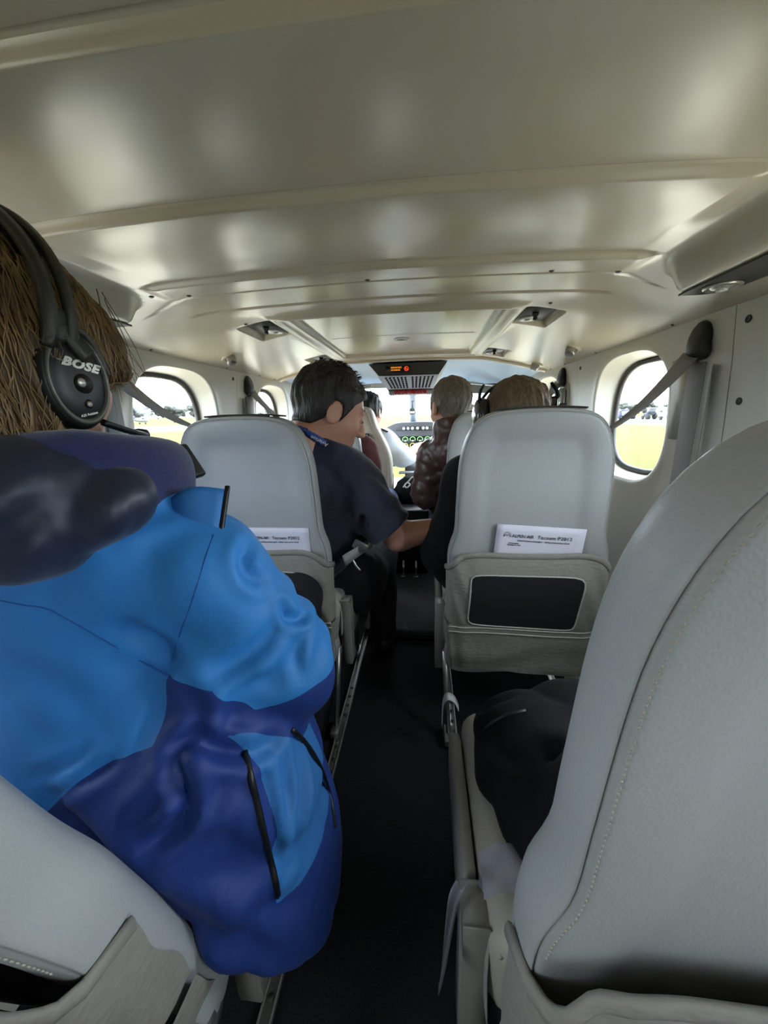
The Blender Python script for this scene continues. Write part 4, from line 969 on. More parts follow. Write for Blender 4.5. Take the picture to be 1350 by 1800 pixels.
body('hand', lambda P: hand_fn(P, (.25, 1.475, .565), (.25, 1, -.05), (0, 0, 1)), (.15, 1.42, .48), (.42, 1.72, .66), .005, 'skin2', p2)
for sx in (.23, .50): mo('shoe', *nets(lambda P: smax(rcone(P, (sx, 1.64, .05), (sx, 1.78, .04), .048, .04), -plane(P, (0, 0, .004), (0, 0, 1)), .004), (sx - .07, 1.55, -.01), (sx + .07, 1.86, .12), .010), 'black', p2)
h2 = thing('headset', 'black headset seen over the top of the right seat ahead', 'headset', (.365, 1.19, 1.06), 'headsets worn on board')
M['glossblack'] = mat('gloss_black_plastic', (14, 14, 16), .12, coat=.6)
for s in (-1, 1):
    c, m_ = cup(s, h2, .365 + s * .107, 1.185, 1.038, rz=-s * 18, detail=False, k=1.0); c.data.materials[0] = M['glossblack']
    for q in c.children: q.data.materials[0] = M['glossblack']
    mo('yoke', *ribbon(catmull([(.365 + s * .112, 1.175, 1.085), (.365 + s * .108, 1.19, 1.11), (.365 + s * .10, 1.205, 1.125)], 4), .022, .007, (0, 1, 0)), 'black', h2)
mo('headband', *ribbon([(.365 + .108 * math.cos(a), 1.225, 1.045 + .098 * math.sin(a)) for a in np.linspace(.15, PI - .15, 24)], .022, .008, (0, 1, 0)), 'black', h2)
mo('battery_clip', *rbox((.490, 1.185, 1.063), (.030, .03, .016), .004, 2), 'black', h2)

# ---------------------------------------------------------------- grey-haired man in brown leather
p3 = thing('person', 'grey haired person in a brown leather jacket leaning toward the cockpit', 'person', (.28, 2.02, .44))
hc4 = (.222, 1.985, 1.083)
sk4, hr4, hat4, HR4, cr4 = head_fns(hc4, yaw=-24, pitch=10, roll=4, k=1.12)
body('body', lambda P: smin(sk4(P), rcone(P, (.235, 1.99, .96), (.25, 2.03, .80), .05, .06), .04), (.06, 1.82, .74), (.40, 2.18, 1.24), .008, 'skin', p3)
body('hair', lambda P: hr4(P, thick=.011, side=-.02, nape=-.085), (.06, 1.80, .93), (.40, 2.18, 1.26), .005, 'hair_grey', p3)
def lj(P):
    d = rcone(P, (.31, 2.10, .44), (.25, 2.04, .80), .17, .155, (1, 1.15, 1))
    d = smin(d, rcone(P, (.15, 2.02, .835), (.40, 2.04, .835), .088, .085), .05)
    d = smin(d, rcone(P, (.145, 2.02, .83), (.105, 2.03, .64), .092, .085), .03); d = smin(d, rcone(P, (.105, 2.03, .63), (.22, 2.24, .56), .084, .058), .03)
    d = smin(d, rcone(P, (.40, 2.04, .83), (.47, 2.05, .62), .085, .075), .03); d = smin(d, rcone(P, (.245, 1.915, .965), (.25, 1.94, .86), .094, .10), .03); d = smin(d, rcone(P, (.228, 1.955, .985), (.25, 1.99, .87), .092, .11), .04)
    d = d + .012 * (.4 - np.abs(wav(P * np.array((1, 1, 1.5), np.float32), 20., seed=17))) + .005 * (.4 - np.abs(wav(P, 45., seed=18)))
    return smax(d, plane(P, (.235, 1.965, 1.010), (0, .25, 1)), .008)
body('leather_jacket', lj, (-.02, 1.78, .24), (.60, 2.36, 1.02), .0075, 'brownleather', p3)
body('jeans', lambda P: smin(rcone(P, (.22, 2.12, .42), (.16, 2.42, .42), .09, .065), smin(rcone(P, (.38, 2.12, .42), (.40, 2.42, .42), .09, .065), smin(rcone(P, (.16, 2.42, .42), (.17, 2.36, .10), .06, .05), rcone(P, (.40, 2.42, .42), (.41, 2.36, .10), .06, .05), .01), .02), .02), (.05, 2.0, .04), (.52, 2.52, .54), .010, 'jeans', p3)
body('hand', lambda P: hand_fn(P, (.228, 2.255, .555), (.3, 1, -.3), (0, .2, 1)), (.12, 2.2, .44), (.40, 2.48, .66), .005, 'skin', p3)

# ---------------------------------------------------------------- passenger in maroon beyond the navy man
p4 = thing('person', 'person in a maroon top and pale jeans ahead of the navy T-shirt', 'person', (-.40, 2.02, .44))
sk5, hr5, hat5, _, _ = head_fns((-.40, 2.0, 1.05), yaw=0, pitch=5, k=1.0)
body('body', lambda P: smin(sk5(P), rcone(P, (-.40, 2.02, .93), (-.40, 2.03, .80), .06, .09), .04), (-.54, 1.86, .74), (-.26, 2.16, 1.19), .010, 'skin2', p4)
body('hair', lambda P: hr5(P), (-.54, 1.85, .93), (-.26, 2.16, 1.2), .007, 'hair_dark', p4)
body('top', lambda P: smin(smin(rcone(P, (-.40, 2.10, .44), (-.40, 2.06, .82), .17, .15, (1, 1.2, 1)), rcone(P, (-.54, 2.04, .86), (-.25, 2.04, .86), .082, .082), .05), smin(rcone(P, (-.235, 2.03, .86), (-.195, 2.06, .63), .080, .070), smin(rcone(P, (-.56, 2.03, .86), (-.60, 2.06, .63), .08, .07), rcone(P, (-.195, 2.06, .63), (-.28, 2.30, .58), .07, .05), .02), .02), .04) + .005 * wav(P, 28., seed=22), (-.72, 1.84, .26), (-.08, 2.42, .98), .009, 'maroon', p4)
body('jeans', lambda P: smin(rcone(P, (-.30, 2.14, .46), (-.155, 2.46, .50), .095, .075), smin(rcone(P, (-.48, 2.14, .46), (-.50, 2.46, .48), .095, .07), smin(rcone(P, (-.155, 2.46, .49), (-.17, 2.44, .08), .07, .05), rcone(P, (-.50, 2.46, .47), (-.50, 2.44, .08), .065, .05), .01), .02), .02), (-.62, 2.0, .02), (-.04, 2.58, .62), .010, 'jeans', p4)
body('hand', lambda P: hand_fn(P, (-.283, 2.31, .58), (-.2, 1, -.1), (0, .2, 1)), (-.42, 2.26, .48), (-.16, 2.54, .66), .006, 'skin2', p4)

# ---------------------------------------------------------------- pilot in white shirt
p5 = thing('person', 'pilot in a white shirt reaching to the lit cockpit screen', 'person', (-.33, 2.68, .44))
sk6, hr6, hat6, _, _ = head_fns((-.295, 2.68, 1.075), yaw=18, pitch=4, k=1.05)
def pil(P):
    d = smin(sk6(P), rcone(P, (-.30, 2.68, .95), (-.32, 2.70, .80), .06, .09), .04)
    d = smin(d, rcone(P, (-.045, 2.80, .735), (.035, 3.00, .800), .042, .030), .02)
    return smin(d, hand_fn(P, (.035, 3.0, .80), (.45, .35, .15), (-.2, -.6, .9), L=.16, curl=.45), .012)
body('body', pil, (-.46, 2.52, .66), (.20, 3.14, 1.24), .0075, 'skin2', p5)
body('hair', lambda P: hr6(P, thick=.014), (-.46, 2.5, .94), (-.14, 2.86, 1.26), .006, 'hair_dark', p5)
def ws(P):
    d = rcone(P, (-.34, 2.74, .44), (-.33, 2.73, .82), .165, .15, (1, 1.2, 1))
    d = smin(d, rcone(P, (-.46, 2.72, .855), (-.19, 2.72, .860), .082, .085), .05); d = smin(d, rcone(P, (-.185, 2.72, .86), (-.070, 2.78, .745), .088, .075), .03)
    d = smin(d, rcone(P, (-.075, 2.775, .75), (-.030, 2.82, .745), .074, .072), .03)
    d = d + .005 * wav(P, 28., seed=25)
    return smax(d, plane(P, (-.012, 2.83, .752), (.5, .8, .35)), .006)
body('shirt', ws, (-.60, 2.5, .30), (.08, 3.0, 1.0), .0085, 'whiteshirt', p5)
mo('epaulette', *rbox((-.185, 2.715, .948), (.055, .11, .010), .003, 2, Matrix.Rotation(.45, 4, 'Y')), 'black', p5)
body('trousers', lambda P: smin(rcone(P, (-.26, 2.78, .44), (-.24, 3.05, .44), .09, .065), rcone(P, (-.42, 2.78, .44), (-.44, 3.05, .44), .09, .065), .02), (-.56, 2.66, .32), (-.12, 3.15, .56), .012, 'trousers', p5)
# ================================================================ cockpit
ck_ = struct('trim_1')                                             # arch frame between cabin and cockpit
arch = [(x, 2.2, float(zceil(np.array(x), np.array(2.19)))) for x in np.linspace(-.74, .74, 60)]
mo('arch_moulding', *tube([(p[0], 2.205, p[2] - .004) for p in arch], .014, 8, flat=.8), 'ceil', ck_)
def zhead(x, y):                                                  # cockpit lining: arched, falling to the windscreen
    t = (y - 2.2) / .78
    return float(zceil(np.array(x), np.array(2.19))) + .012 - .10 * t ** 2 - .02 * (abs(x) / .7) ** 2 * t
lin_ = struct('ceiling_cockpit')
mo('cockpit_lining', *grid(49, 20, lambda u, v: ((u * 2 - 1) * (.755 - .06 * v), 2.2 + .70 * v - .25 * v * abs(u * 2 - 1) ** 2, zhead((u * 2 - 1) * (.755 - .06 * v), 2.2 + .70 * v)), flip=True), 'cockpitblue', lin_)
mo('roof_skin', [(-.9, 2.2, 1.47), (.9, 2.2, 1.47), (.85, 2.7, 1.40), (.30, 2.98, 1.32), (-.30, 2.98, 1.32), (-.85, 2.7, 1.40)], [(0, 1, 2, 3, 4, 5)], 'wall', lin_, False)
mo('roof_front', [(-.30, 2.98, 1.32), (.30, 2.98, 1.32), (.30, 2.91, 1.245), (-.30, 2.91, 1.245)], [(0, 1, 2, 3)], 'wall', lin_, False)
for s in (-1, 1):
    mo('roof_side', [(s * .30, 2.98, 1.32), (s * .85, 2.7, 1.40), (s * .72, 2.66, 1.22), (s * .30, 2.91, 1.245)], [(0, 1, 2, 3)], 'wall', lin_, False)
    sw = struct('window_%d' % (9 if s < 0 else 10))               # cockpit side wall, sill and side window
    mo('cockpit_sidewall', *grid(6, 8, lambda u, v: (s * (wx(.92 * u)), 2.62 + .95 * v * (1 - .15 * u), .92 * u), flip=s > 0), 'wall', sw)
    mo('post', *tube([(s * .745, 2.64, .90), (s * .735, 2.64, 1.10), (s * .70, 2.66, 1.26)], .028, 8), 'cockpitblue', sw)
    mo('windscreen_post', *tube([(s * .66, 3.25, .90), (s * .63, 3.0, 1.10), (s * .58, 2.82, 1.235)], .022, 8), 'panelgrey', sw)
    mo('pane', [(s * .77, 2.66, .92), (s * .70, 3.24, .92), (s * .62, 2.84, 1.22), (s * .72, 2.68, 1.24)], [(0, 1, 2, 3)], 'glass', sw, False)
    mo('sun_visor', *rbox((s * .47, 2.66, 1.205), (.26, .010, .085), .004, 2, Matrix.Rotation(.9, 4, 'X')), 'darkgrey', sw)
    mo('visor_rail', *tube(catmull([(s * .26, 2.60, 1.245), (s * .40, 2.62, 1.236), (s * .55, 2.58, 1.215), (s * .66, 2.50, 1.18)], 6), .006, 8), 'chrome', sw)
    mo('side_floor_closure', [(s * .72, 2.62, .0), (s * .66, 3.6, .0), (s * .64, 3.6, .92), (s * .74, 2.62, .92)], [(0, 1, 2, 3)], 'wall', sw, False)
ws_ = struct('window_11')
for s in (-1, 1):
    mo('windscreen_pane', *grid(10, 8, lambda u, v: (s * (.02 + .60 * u + .05 * u * (1 - v)), 3.46 - .52 * v - .24 * u ** 2, .92 + .34 * v - .02 * u * v)), 'glass', ws_)
mo('centre_post', *tube([(0, 3.46, .90), (0, 3.22, 1.08), (0, 2.96, 1.262)], [.036, .034, .036], 12, flat=.7), 'panellight', ws_)
mo('sill', *grid(14, 3, lambda u, v: ((u * 2 - 1) * .66, 3.10 + v * (.40 - .20 * (u * 2 - 1) ** 2), .925 + .0 * v)), 'darkgrey', ws_)
for sz, loc, rx in ((1.3, (0, 3.35, 1.12), -55),):
    pl = bpy.data.lights.new('windscreen_portal', 'AREA'); pl.shape = 'RECTANGLE'; pl.size = 1.35; pl.size_y = .60; pl.cycles.is_portal = True
    po = link(bpy.data.objects.new('windscreen_portal', pl)); po.location = (0, 3.36, 1.13); po.rotation_euler = (math.radians(-57), 0, 0)
cp = thing('compass', 'small compass hanging on the centre windscreen post', 'compass', (0, 3.1, 1.10))
mo('stalk', *tube([(0, 3.08, 1.16), (0, 3.06, 1.10)], .006, 8), 'darkgrey', cp)
mo('case', *rbox((0, 3.05, 1.075), (.050, .040, .050), .014, 3), 'darkgrey', cp); mo('dial', *rbox((0, 3.028, 1.066), (.036, .004, .016), .002, 1), 'lampwhite', cp)
# overhead console
oc = thing('overhead_console', 'overhead cockpit console with lit sign and rows of breakers', 'console', (0, 2.42, 1.34))
Y0 = 2.33
V = [(-.235, Y0, 1.343), (.225, Y0, 1.343), (.178, Y0 + .004, 1.277), (-.178, Y0 + .004, 1.277), (-.26, Y0 + .5, 1.36), (.25, Y0 + .5, 1.36), (.15, Y0 + .33, 1.205), (-.15, Y0 + .33, 1.205)]
mo('housing', V, [(0, 1, 5, 4), (0, 4, 7, 3), (1, 2, 6, 5), (4, 5, 6, 7)], 'panellight', oc, False)
sgn = mo('sign_panel', [V[0], V[3], V[2], V[1]] + [(x, y + .012, z) for x, y, z in (V[0], V[3], V[2], V[1])], [(0, 1, 2, 3), (0, 4, 5, 1), (1, 5, 6, 2), (2, 6, 7, 3), (3, 7, 4, 0)], 'darkgrey', oc, False)
mo('sign_window', *rbox((-.062, Y0 + .000, 1.310), (.145, .004, .036), .002, 1), 'black', sgn)
fx = lambda x, z: frame((x, Y0 - .0035, z), (1, 0, 0), (0, 0, 1))
text('fasten_belts_sign', 'FASTEN SEAT BELTS', .0115, fx(-.072, 1.3185), 'orange', sgn, xs=.62); text('no_smoking_sign', 'NO SMOKING', .0115, fx(-.076, 1.3045), 'orange', sgn, xs=.75)
mo('no_smoking_ring', *tube([fx(-.012, 1.311) @ Vector((.0115 * math.cos(a), .0115 * math.sin(a), 0)) for a in np.linspace(0, 2 * PI, 24, endpoint=False)], .0016, 6, True), 'redlit', sgn)
mo('no_smoking_bar', *tube([fx(-.012, 1.311) @ Vector((-.008, .008, 0)), fx(-.012, 1.311) @ Vector((.008, -.008, 0))], .0014, 6), 'redlit', sgn)
mo('cigarette_mark', *rbox((-.012, Y0 - .003, 1.309), (.013, .001, .003), 0, 1), 'redlit', sgn)
P0 = Vector((0, Y0 + .006, 1.274)); P1 = Vector((0, Y0 + .30, 1.213)); dv = P1 - P0
bf = frame(P0, (1, 0, 0), dv)
fp_ = mo('breaker_panel', [(-.176, P0.y, P0.z), (.176, P0.y, P0.z), (.152, P1.y, P1.z), (-.152, P1.y, P1.z)], [(0, 1, 2, 3)], 'panellight', oc, False)
LB = dv.length
for k, x in enumerate([-.137, -.113, -.089, -.066, -.043, -.020, .022, .046, .070, .094, .118, .142]):
    for j in range(6):
        mo('breaker', *lathe([(.0062, 0), (.0055, .010), (0, .011)], 8, bf @ Matrix.Translation((x * (1 - .025 * j), .03 + j * .040, 0)) @ Matrix.Rotation(PI, 4, 'X') @ Matrix.Translation((0, 0, -.001))), 'black', fp_)
lo_ = mo('switch_housing', *rbox((0, Y0 + .345, 1.195), (.30, .09, .030), .012, 3), 'panellight', oc)
for k in range(9): mo('switch_guard', *rbox((-.10 + .025 * k, Y0 + .296, 1.198), (.017, .020, .026), .003, 1, Matrix.Rotation(.3, 4, 'X')), 'red', lo_)
for k in (-.13, -.115, .115, .13): mo('switch', *tube([(k, Y0 + .31, 1.19), (k, Y0 + .29, 1.172)], .004, 6), 'chrome', lo_)
# instrument panel
ip = thing('instrument_panel', 'grey instrument panel with lit gauge screen ahead of the pilots', 'instrument panel', (0, 3.14, .62))
PY = 3.10
mo('panel_body', *rbox((0, PY + .04, .78), (1.28, .06, .30), .010, 2), 'panelgrey', ip)
hood = catmull([(-.30, .88), (-.235, .935), (-.13, .984), (.0, .990), (.17, .986), (.27, .935), (.33, .88)], 4)
mo('glareshield', *prism([(p[0], p[1]) for p in hood] , .30, frame((0, PY - .03, 0), (1, 0, 0), (0, 0, 1)) @ Matrix.Translation((0, 0, -.30))), 'panelgrey', ip, False)
ks = mo('autopilot_strip', *rbox((.03, PY - .034, .942), (.33, .012, .038), .005, 2), 'darkgrey', ip)
for k, x in enumerate((-.07, -.035, .0, .04, .085, .115)): mo('knob', *lathe([(.012, 0), (.011, .014), (.006, .016), (0, .016)], 14, frame((x, PY - .040, .942), (1, 0, 0), (0, 0, 1))), 'panellight', ks)
sc_ = mo('screen', *rbox((.032, PY - .002, .832), (.262, .030, .150), .006, 2), 'black', ip)
mo('screen_glass', *rbox((.032, PY - .018, .832), (.236, .003, .128), 0, 1), 'screen', sc_)
for r_, z in ((0, .856), (1, .805)):
    for k in range(4):
        x = -.060 + .060 * k
        mo('gauge', *tube([(x + .021 * math.cos(a), PY - .0205, z + .019 * math.sin(a)) for a in np.linspace(-.6, PI + .6, 16)], .0028, 5), 'green' if not (r_ and k < 2) else 'yellow', sc_)
        mo('gauge_readout', *rbox((x, PY - .0205, z - .012), (.018, .001, .008), 0, 1), 'whitelit', sc_)
for x, w in ((-.065, .035), (-.02, .02), (.03, .03), (.10, .06)): mo('status_text', *rbox((x, PY - .0205, .888), (w, .001, .005), 0, 1), 'whitelit', sc_)
for s in (-1, 1):
    for k in range(5): mo('softkey', *rbox((.032 + s * .142, PY - .018, .775 + .028 * k), (.014, .008, .014), .002, 1), 'panellight', sc_)
    o = mo('flight_display', *rbox((s * .40, PY + .005, .832), (.262, .030, .150), .006, 2), 'black', ip); mo('display_glass', *rbox((s * .40, PY - .012, .832), (.236, .003, .128), 0, 1), 'screen', o)
mo('lower_shelf', *rbox((.03, PY - .05, .70), (.30, .16, .05), .01, 2), 'panelgrey', ip)
for x in (-.05, .0, .05): mo('lever', *tube([(x, PY - .12, .70), (x, PY - .16, .74)], .006, 8), 'chrome', ip)
pd = thing('centre_pedestal', 'centre pedestal with red knob between the pilot seats', 'pedestal', (.05, 2.85, 0))
mo('column', *rbox((.045, 2.90, .34), (.19, .30, .68), .02, 3), 'panelgrey', pd)
mo('keypad', *rbox((.05, 2.746, .585), (.075, .010, .10), .004, 2), 'darkgrey', pd)
mo('red_knob', *lathe([(.018, 0), (.020, .015), (.014, .024), (0, .025)], 18, frame((.052, 2.742, .497), (1, 0, 0), (0, 0, 1))), 'red', pd)
mo('tray', *rbox((.0, 2.72, .64), (.18, .08, .012), .004, 2), 'panellight', pd)
# pilot seats
def pilot_seat(x, label):
    e = thing('pilot_seat', label, 'seat', (x, 2.44, 0), 'pilot seats in the cockpit')
    Wp = [(.30, .20), (.50, .215), (.72, .215), (.82, .200), (.90, .165), (.98, .125), (1.05, .105), (1.09, .085), (1.105, .05), (1.108, 0)]
    O = seat_outline(110, Wp)
    prof = [(.06, .12), (.02, .115), (0, .09), (0, .03), (.008, .006), (.02, 0), (.032, .0), (.035, .003), (.038, .0), (.06, .004)]
    bk = back_shell('backrest', O, prof, 'leather2', e)
    for v in bk.data.vertices: v.co += Vector((x, 2.44, 0))
    bk.matrix_parent_inverse = Matrix.Translation((-x, -2.44, 0))
    mo('belt_slot', *rbox((x + .045, 2.438, .93), (.06, .012, .018), .006, 2), 'black', e)
    mo('lower_cover', *grid(21, 8, lambda u, v: (x + (u * 2 - 1) * .222, 2.43 + .05 * abs(u * 2 - 1) ** 6 + lean(.66 - .3 * v) - .008 * math.sin(9 * v + 3 * u), .66 - .33 * v)), 'leather2', e)
    mo('cushion', *rbox((x, 2.78, .40), (.42, .44, .12), .04, 4), 'leather2', e)
    mo('pedestal', *rbox((x, 2.74, .17), (.30, .34, .34), .02, 2), 'darkgrey', e)
    mo('harness', *ribbon(catmull([(x + .045, 2.43, .93), (x + .055, 2.425, .86), (x + .06, 2.44, .70)], 4), .04, .002, (1, 0, 0)), 'web', e)
pilot_seat(-.335, 'cream pilot seat on the left ahead of the maroon top')
pilot_seat(.335, 'cream pilot seat on the right beyond the grey haired man')
# gear on the cockpit step
bx_ = thing('storage_box', 'low black box standing across the aisle end by the cockpit', 'box', (.0, 2.30, .05))
mo('case', *rbox((.01, 2.32, .265), (.22, .16, .43), .012, 3), 'black', bx_); mo('lid_edge', *rbox((.01, 2.236, .475), (.21, .006, .008), .002, 1), 'pearl', bx_)
for x in (-.01, .012): mo('rivet', *lathe([(.004, 0), (.003, .002), (0, .003)], 10, frame((x, 2.239, .43), (1, 0, 0), (0, 0, 1))), 'chrome', bx_)
for x, lb in ((-.036, 'left chrome floor pin standing at the aisle step'), (.042, 'right chrome floor pin standing at the aisle step')):
    pn = thing('floor_pin', lb, 'pin', (x, 2.20, .05), 'chrome pins at the aisle step')
    mo('shaft', *tube([(x, 2.20, .05), (x, 2.20, .16)], .006, 10), 'chrome', pn); mo('foot', *lathe([(.018, 0), (.016, .006), (.007, .009), (0, .009)], 16, Matrix.Translation((x, 2.20, .05))), 'chrome', pn)
bag = thing('bag', 'black bag lying beside the brown leather jacket by the cockpit', 'bag', (.02, 2.52, .48))
body('bag_body', lambda P: smin(ell(P, (.0, 2.53, .56), (.10, .09, .09)), rcone(P, (-.06, 2.53, .50), (.08, 2.53, .50), .07, .07), .05) + .006 * wav(P, 40., seed=2), (-.18, 2.36, .38), (.20, 2.70, .70), .010, 'blackfleece', bag)
mo('under_block', *rbox((.0, 2.53, .25), (.20, .16, .40), .02, 2), 'black', bag)
cb = thing('white_cable', 'loose white cable coiled on the black bag by the cockpit', 'cable', (.0, 2.45, .62))
mo('cord', *tube(catmull([(.055, 2.43, .665), (.045, 2.42, .63), (.02, 2.42, .655), (-.01, 2.42, .625), (-.035, 2.42, .60), (-.02, 2.415, .585), (.0, 2.42, .605), (-.02, 2.42, .615), (-.045, 2.42, .585)], 6), .005, 8), 'lampwhite', cb)
# things at the near right seat
jb = thing('black_jacket', 'black fleece jacket heaped on the cushion of the nearest right seat', 'jacket', (.36, .48, .45))
def heap(P):
    d = smin(ell(P, (.305, .520, .480), (.125, .125, .080)), ell(P, (.37, .40, .52), (.125, .10, .13)), .05)
    d = smin(d, rcone(P, (.235, .57, .49), (.38, .60, .50), .050, .06), .04); d = smin(d, rcone(P, (.235, .48, .48), (.28, .38, .47), .045, .04), .04)
    d = d + .014 * (.4 - np.abs(wav(P, 17., seed=41))) + .003 * wav(P, 40., seed=42)
    for a, b, r in (((.24, .47, .58), (.30, .45, .56), .010), ((.20, .58, .53), (.30, .60, .59), .009)): d = smax(d, -rcone(P, a, b, r, r * .5), .016)
    return smax(d, -plane(P, (0, 0, .452), (0, 0, 1)), .01)
jo = body('cloth', heap, (.12, .26, .43), (.58, .78, .74), .006, 'blackfleece', jb)
mo('hem_cord', *tube([p for p in (hit(jo, x, y, .001) for x, y in ((826, 1350), (830, 1320), (842, 1295), (864, 1272), (890, 1258), (925, 1250))) if p is not None], .0035, 6), 'black', jb)
pw = thing('plastic_wrap', 'clear plastic film wrapped around the near right seat belt', 'plastic wrap', (.16, .36, .44))
mo('film_on_cushion', *grid(14, 10, lambda u, v: (.165 + .085 * u, .335 + .055 * v + .01 * u, .4655 + .006 * math.sin(9 * u + 5 * v) * (1 - u) + .012 * math.sin(PI * u))), 'film', pw)
mo('film_tail', *grid(8, 16, lambda u, v: (.128 - .020 * v + .020 * u - .02 * u * v, .345 - .05 * v + .01 * math.sin(5 * v), .47 - .075 * v + .01 * math.sin(8 * u + 3 * v))), 'film', pw)
tg = thing('white_strap_end', 'white plastic strap end curling at the leg of the right seat ahead', 'strap', (.15, 1.0, .2))
mo('curl', *ribbon(catmull([(.148, .98, .10), (.150, .97, .19), (.163, .96, .225), (.183, .96, .215), (.196, .96, .185)], 6), .026, .002, (0, 1, .2)), 'lampwhite', tg)
# ================================================================ outside
def ground_mat():
    m = mat('mown_airfield_grass', (70, 66, 19), .95, scale=.25, var=.25, spec=.1, stretch=(.25, 1, 1)); return m
M['grass'] = ground_mat()
M['apron'] = mat('pale_concrete', (150, 148, 142), .9, scale=.4, var=.08); M['tarmac'] = mat('pale_taxiway', (168, 156, 134), .9, scale=.3, var=.08)
GZ = -.95; tilt = math.radians(.8)
def G(x, y, z=0): return (x, y, GZ + z - math.tan(tilt) * x * (1 if True else 0))
gr = mo('ground', [G(-700, -400), G(900, -400), G(900, 900), G(-700, 900)], [(0, 1, 2, 3)], 'grass', None, False); gr['kind'] = 'structure'
mo('apron_strip', [G(34, -300, .03), G(75, -300, .03), G(75, 400, .03), G(34, 400, .03)], [(0, 1, 2, 3)], 'apron', gr, False)
mo('taxiway_strip', [G(-60, -300, .03), G(-36, -300, .03), G(-36, 400, .03), G(-60, 400, .03)], [(0, 1, 2, 3)], 'tarmac', gr, False)
mo('added_bounce_paving', [G(-5.5, -60, .02), G(5.5, -60, .02), G(5.5, 12, .02), G(-5.5, 12, .02)], [(0, 1, 2, 3)], 'tarmac', gr, False)  # unseen paving, added to bounce warmer, less green light onto the ceiling
M['leaf'] = mat('haze_lightened_foliage', (56, 58, 52), .95, scale=1.2, var=.3); M['bark'] = mat('grey_bark', (40, 37, 35), .9, scale=3, var=.2)  # distance haze is put into the foliage colour by lightening it
def tree_proto(seed, h):
    rr = np.random.default_rng(seed); bm = bmesh.new()
    for k in range(9):
        c = Vector((rr.normal() * h * .16, rr.normal() * h * .16, h * (.25 + .65 * rr.uniform()))); r = h * rr.uniform(.12, .22)
        q = bmesh.ops.create_icosphere(bm, subdivisions=2, radius=r)
        for v in q['verts']: v.co = c + v.co * (1 + .45 * noise.noise(v.co * (3.5 / r) + Vector((k, seed, 0)))) * Vector((1, 1, 1.15)).length / 1.81
    V = [v.co.copy() for v in bm.verts]; bm.verts.index_update(); F = [tuple(v.index for v in f.verts) for f in bm.faces]; bm.free()
    return V, F
protos = []
for i in range(5):
    h = 9 + i; V, F = tree_proto(i + 3, h); me = bpy.data.meshes.new('crown'); me.from_pydata(V, [], F); me.materials.append(M['leaf'])
    tv, tf = tube([(0, 0, -.3), (.1, 0, h * .35), (0, .1, h * .75)], [h * .028, h * .02, h * .008], 7); t2 = bpy.data.meshes.new('trunk'); t2.from_pydata([tuple(v) for v in tv], [], tf); t2.materials.append(M['bark'])
    protos.append((me, t2))
def tree(x, y, k, sc, label, group):
    e = thing('tree', label, 'tree', G(x, y), group); e.rotation_euler.z = x * 1.7 + y; e.scale = (sc * 1.25, sc * 1.25, sc)
    for nm, me in zip(('crown', 'trunk'), protos[k]):
        o = link(bpy.data.objects.new(nm, me)); o.parent = e
rr = np.random.default_rng(9)
for i in range(46):
    t = i / 45; tree(-330 + rr.normal() * 6, 300 + t * 560, i % 5, 1.15 + rr.uniform() * .5, 'hazy tree in the far row beyond the airfield, seen through the left windows', 'far trees through the left windows')
for i in range(30):
    t = i / 29; tree(190 + rr.normal() * 4, 170 + t * 300, (i * 2) % 5, .75 + rr.uniform() * .3, 'hazy tree in the far row behind the blue vehicles', 'far trees behind the blue vehicles')
M['truckblue'] = mat('blue_vehicle_paint', (8, 20, 62), .4, scale=2, var=.1); M['tyre'] = mat('tyre_rubber', (14, 14, 18), .8); M['vglass'] = mat('dark_vehicle_glass', (20, 24, 30), .15)
M['vwhite'] = mat('white_vehicle_paint', (120, 124, 130), .4)
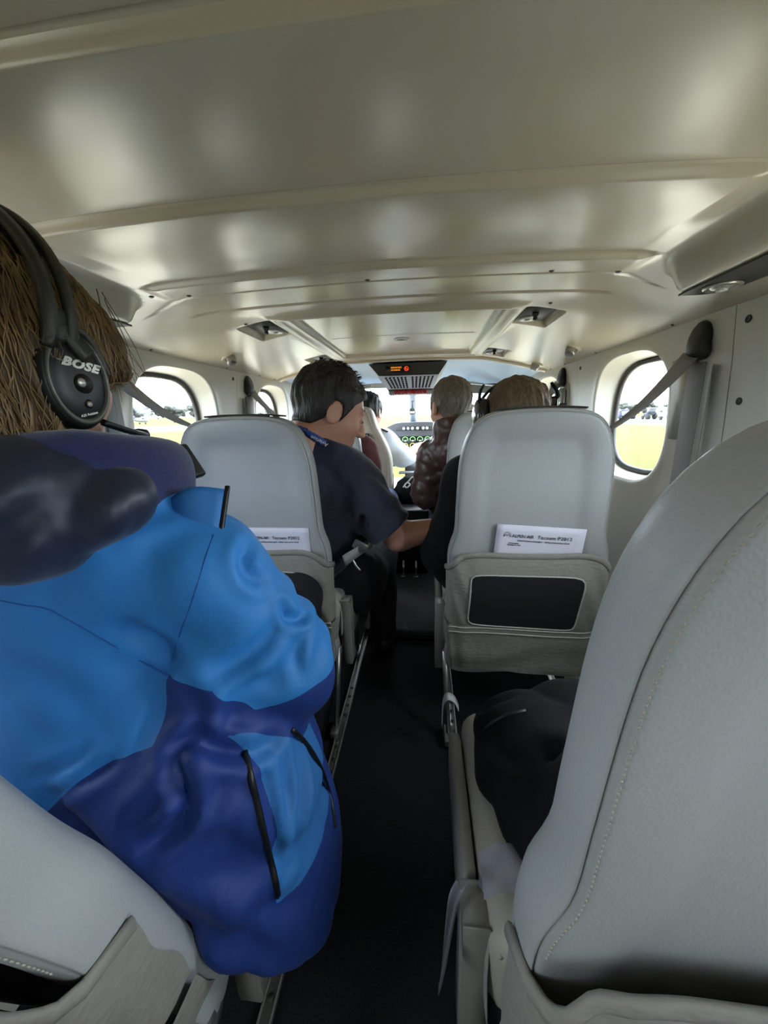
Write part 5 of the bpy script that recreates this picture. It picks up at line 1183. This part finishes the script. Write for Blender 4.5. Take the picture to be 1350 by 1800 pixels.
def vehicle(x, y, kind, label):
    e = thing('utility_vehicle', label, 'vehicle', G(x, y), 'parked vehicles beyond the right window')
    col = 'truckblue' if kind != 2 else 'vwhite'; b = Vector(G(x, y))
    def bx_(n, c, s, m, bev=.1): return mo(n, *rbox(b + Vector(c), s, bev, 2), m, e)
    if kind == 0:     # tractor
        bx_('bonnet', (.0, 1.1, 1.25), (.8, 1.7, .75), col); bx_('cab', (0, -.5, 1.95), (1.45, 1.5, 1.7), 'vglass', .15); bx_('cab_roof', (0, -.5, 2.85), (1.6, 1.7, .18), 'vwhite', .06)
        for s in (-1, 1):
            mo('rear_wheel', *lathe([(.2, -.2), (.8, -.22), (.85, 0), (.8, .22), (.2, .2)], 20, frame(b + Vector((s * .85, -.7, .85)), (0, 1, 0), (0, 0, 1))), 'tyre', e); mo('front_wheel', *lathe([(.15, -.15), (.48, -.16), (.52, 0), (.48, .16), (.15, .15)], 18, frame(b + Vector((s * .75, 1.5, .52)), (0, 1, 0), (0, 0, 1))), 'tyre', e)
            bx_('mudguard', (s * .85, -.7, 1.75), (.5, 1.3, .12), col, .04)
    else:
        bx_('chassis', (0, 0, .65), (2.0, 5.6, .3), 'tyre', .05); bx_('cab', (0, 1.9, 1.7), (2.1, 1.7, 1.9), col, .2); bx_('cab_window', (0, 1.95, 2.1), (2.14, 1.2, .65), 'vglass', .05); bx_('load_body', (0, -1.1, 1.55), (2.2, 3.6, 1.2 if kind == 1 else 1.9), col, .06)
        for s in (-1, 1):
            for yy in (1.8, -1.0, -2.0): mo('wheel', *lathe([(.15, -.14), (.46, -.15), (.5, 0), (.46, .15), (.15, .14)], 16, frame(b + Vector((s * .95, yy, .5)), (0, 1, 0), (0, 0, 1))), 'tyre', e)
for k, (x, y) in enumerate(((56, 66), (56, 76), (57, 85), (56, 94), (57, 104), (56, 113), (58, 124))):
    vehicle(x, y, (0, 1, 0, 2, 0, 1, 0)[k], ['blue tractor nearest the aft edge of the right window', 'blue truck parked next to the nearest blue tractor', 'blue tractor in the middle of the parked row', 'white truck among the parked blue vehicles', 'blue tractor ahead of the white truck', 'blue truck at the forward edge of the right window', 'farthest blue tractor in the parked row'][k])
def small_plane(x, y, label):
    e = thing('light_aircraft', label, 'aircraft', G(x, y), 'small aircraft beyond the left window'); b = Vector(G(x, y))
    mo('fuselage', *tube([b + Vector((0, t, z)) for t, z in ((-3.4, 1.3), (-1.5, 1.2), (.5, 1.2), (2.2, 1.1), (2.9, 1.1))], [.18, .5, .65, .5, .2], 12), 'vwhite', e)
    mo('wing', *rbox(b + Vector((0, .4, 1.85)), (9.5, 1.4, .16), .06, 2), 'vwhite', e); mo('tailplane', *rbox(b + Vector((0, -3.1, 1.4)), (3., .8, .1), .04, 2), 'vwhite', e); mo('fin', *rbox(b + Vector((0, -3.1, 1.9)), (.1, .9, 1.2), .04, 2), 'truckblue', e)
    for s in (-1, 1): mo('wheel', *lathe([(.05, -.08), (.24, -.08), (.24, .08), (.05, .08)], 12, frame(b + Vector((s * 1., .2, .24)), (0, 1, 0), (0, 0, 1))), 'tyre', e)
for k, (x, y) in enumerate(((-88, 112), (-90, 132), (-90, 150))): small_plane(x, y, ['nearest small white aircraft parked beyond the left window', 'middle small white aircraft parked beyond the left window', 'farthest small white aircraft parked beyond the left window'][k])
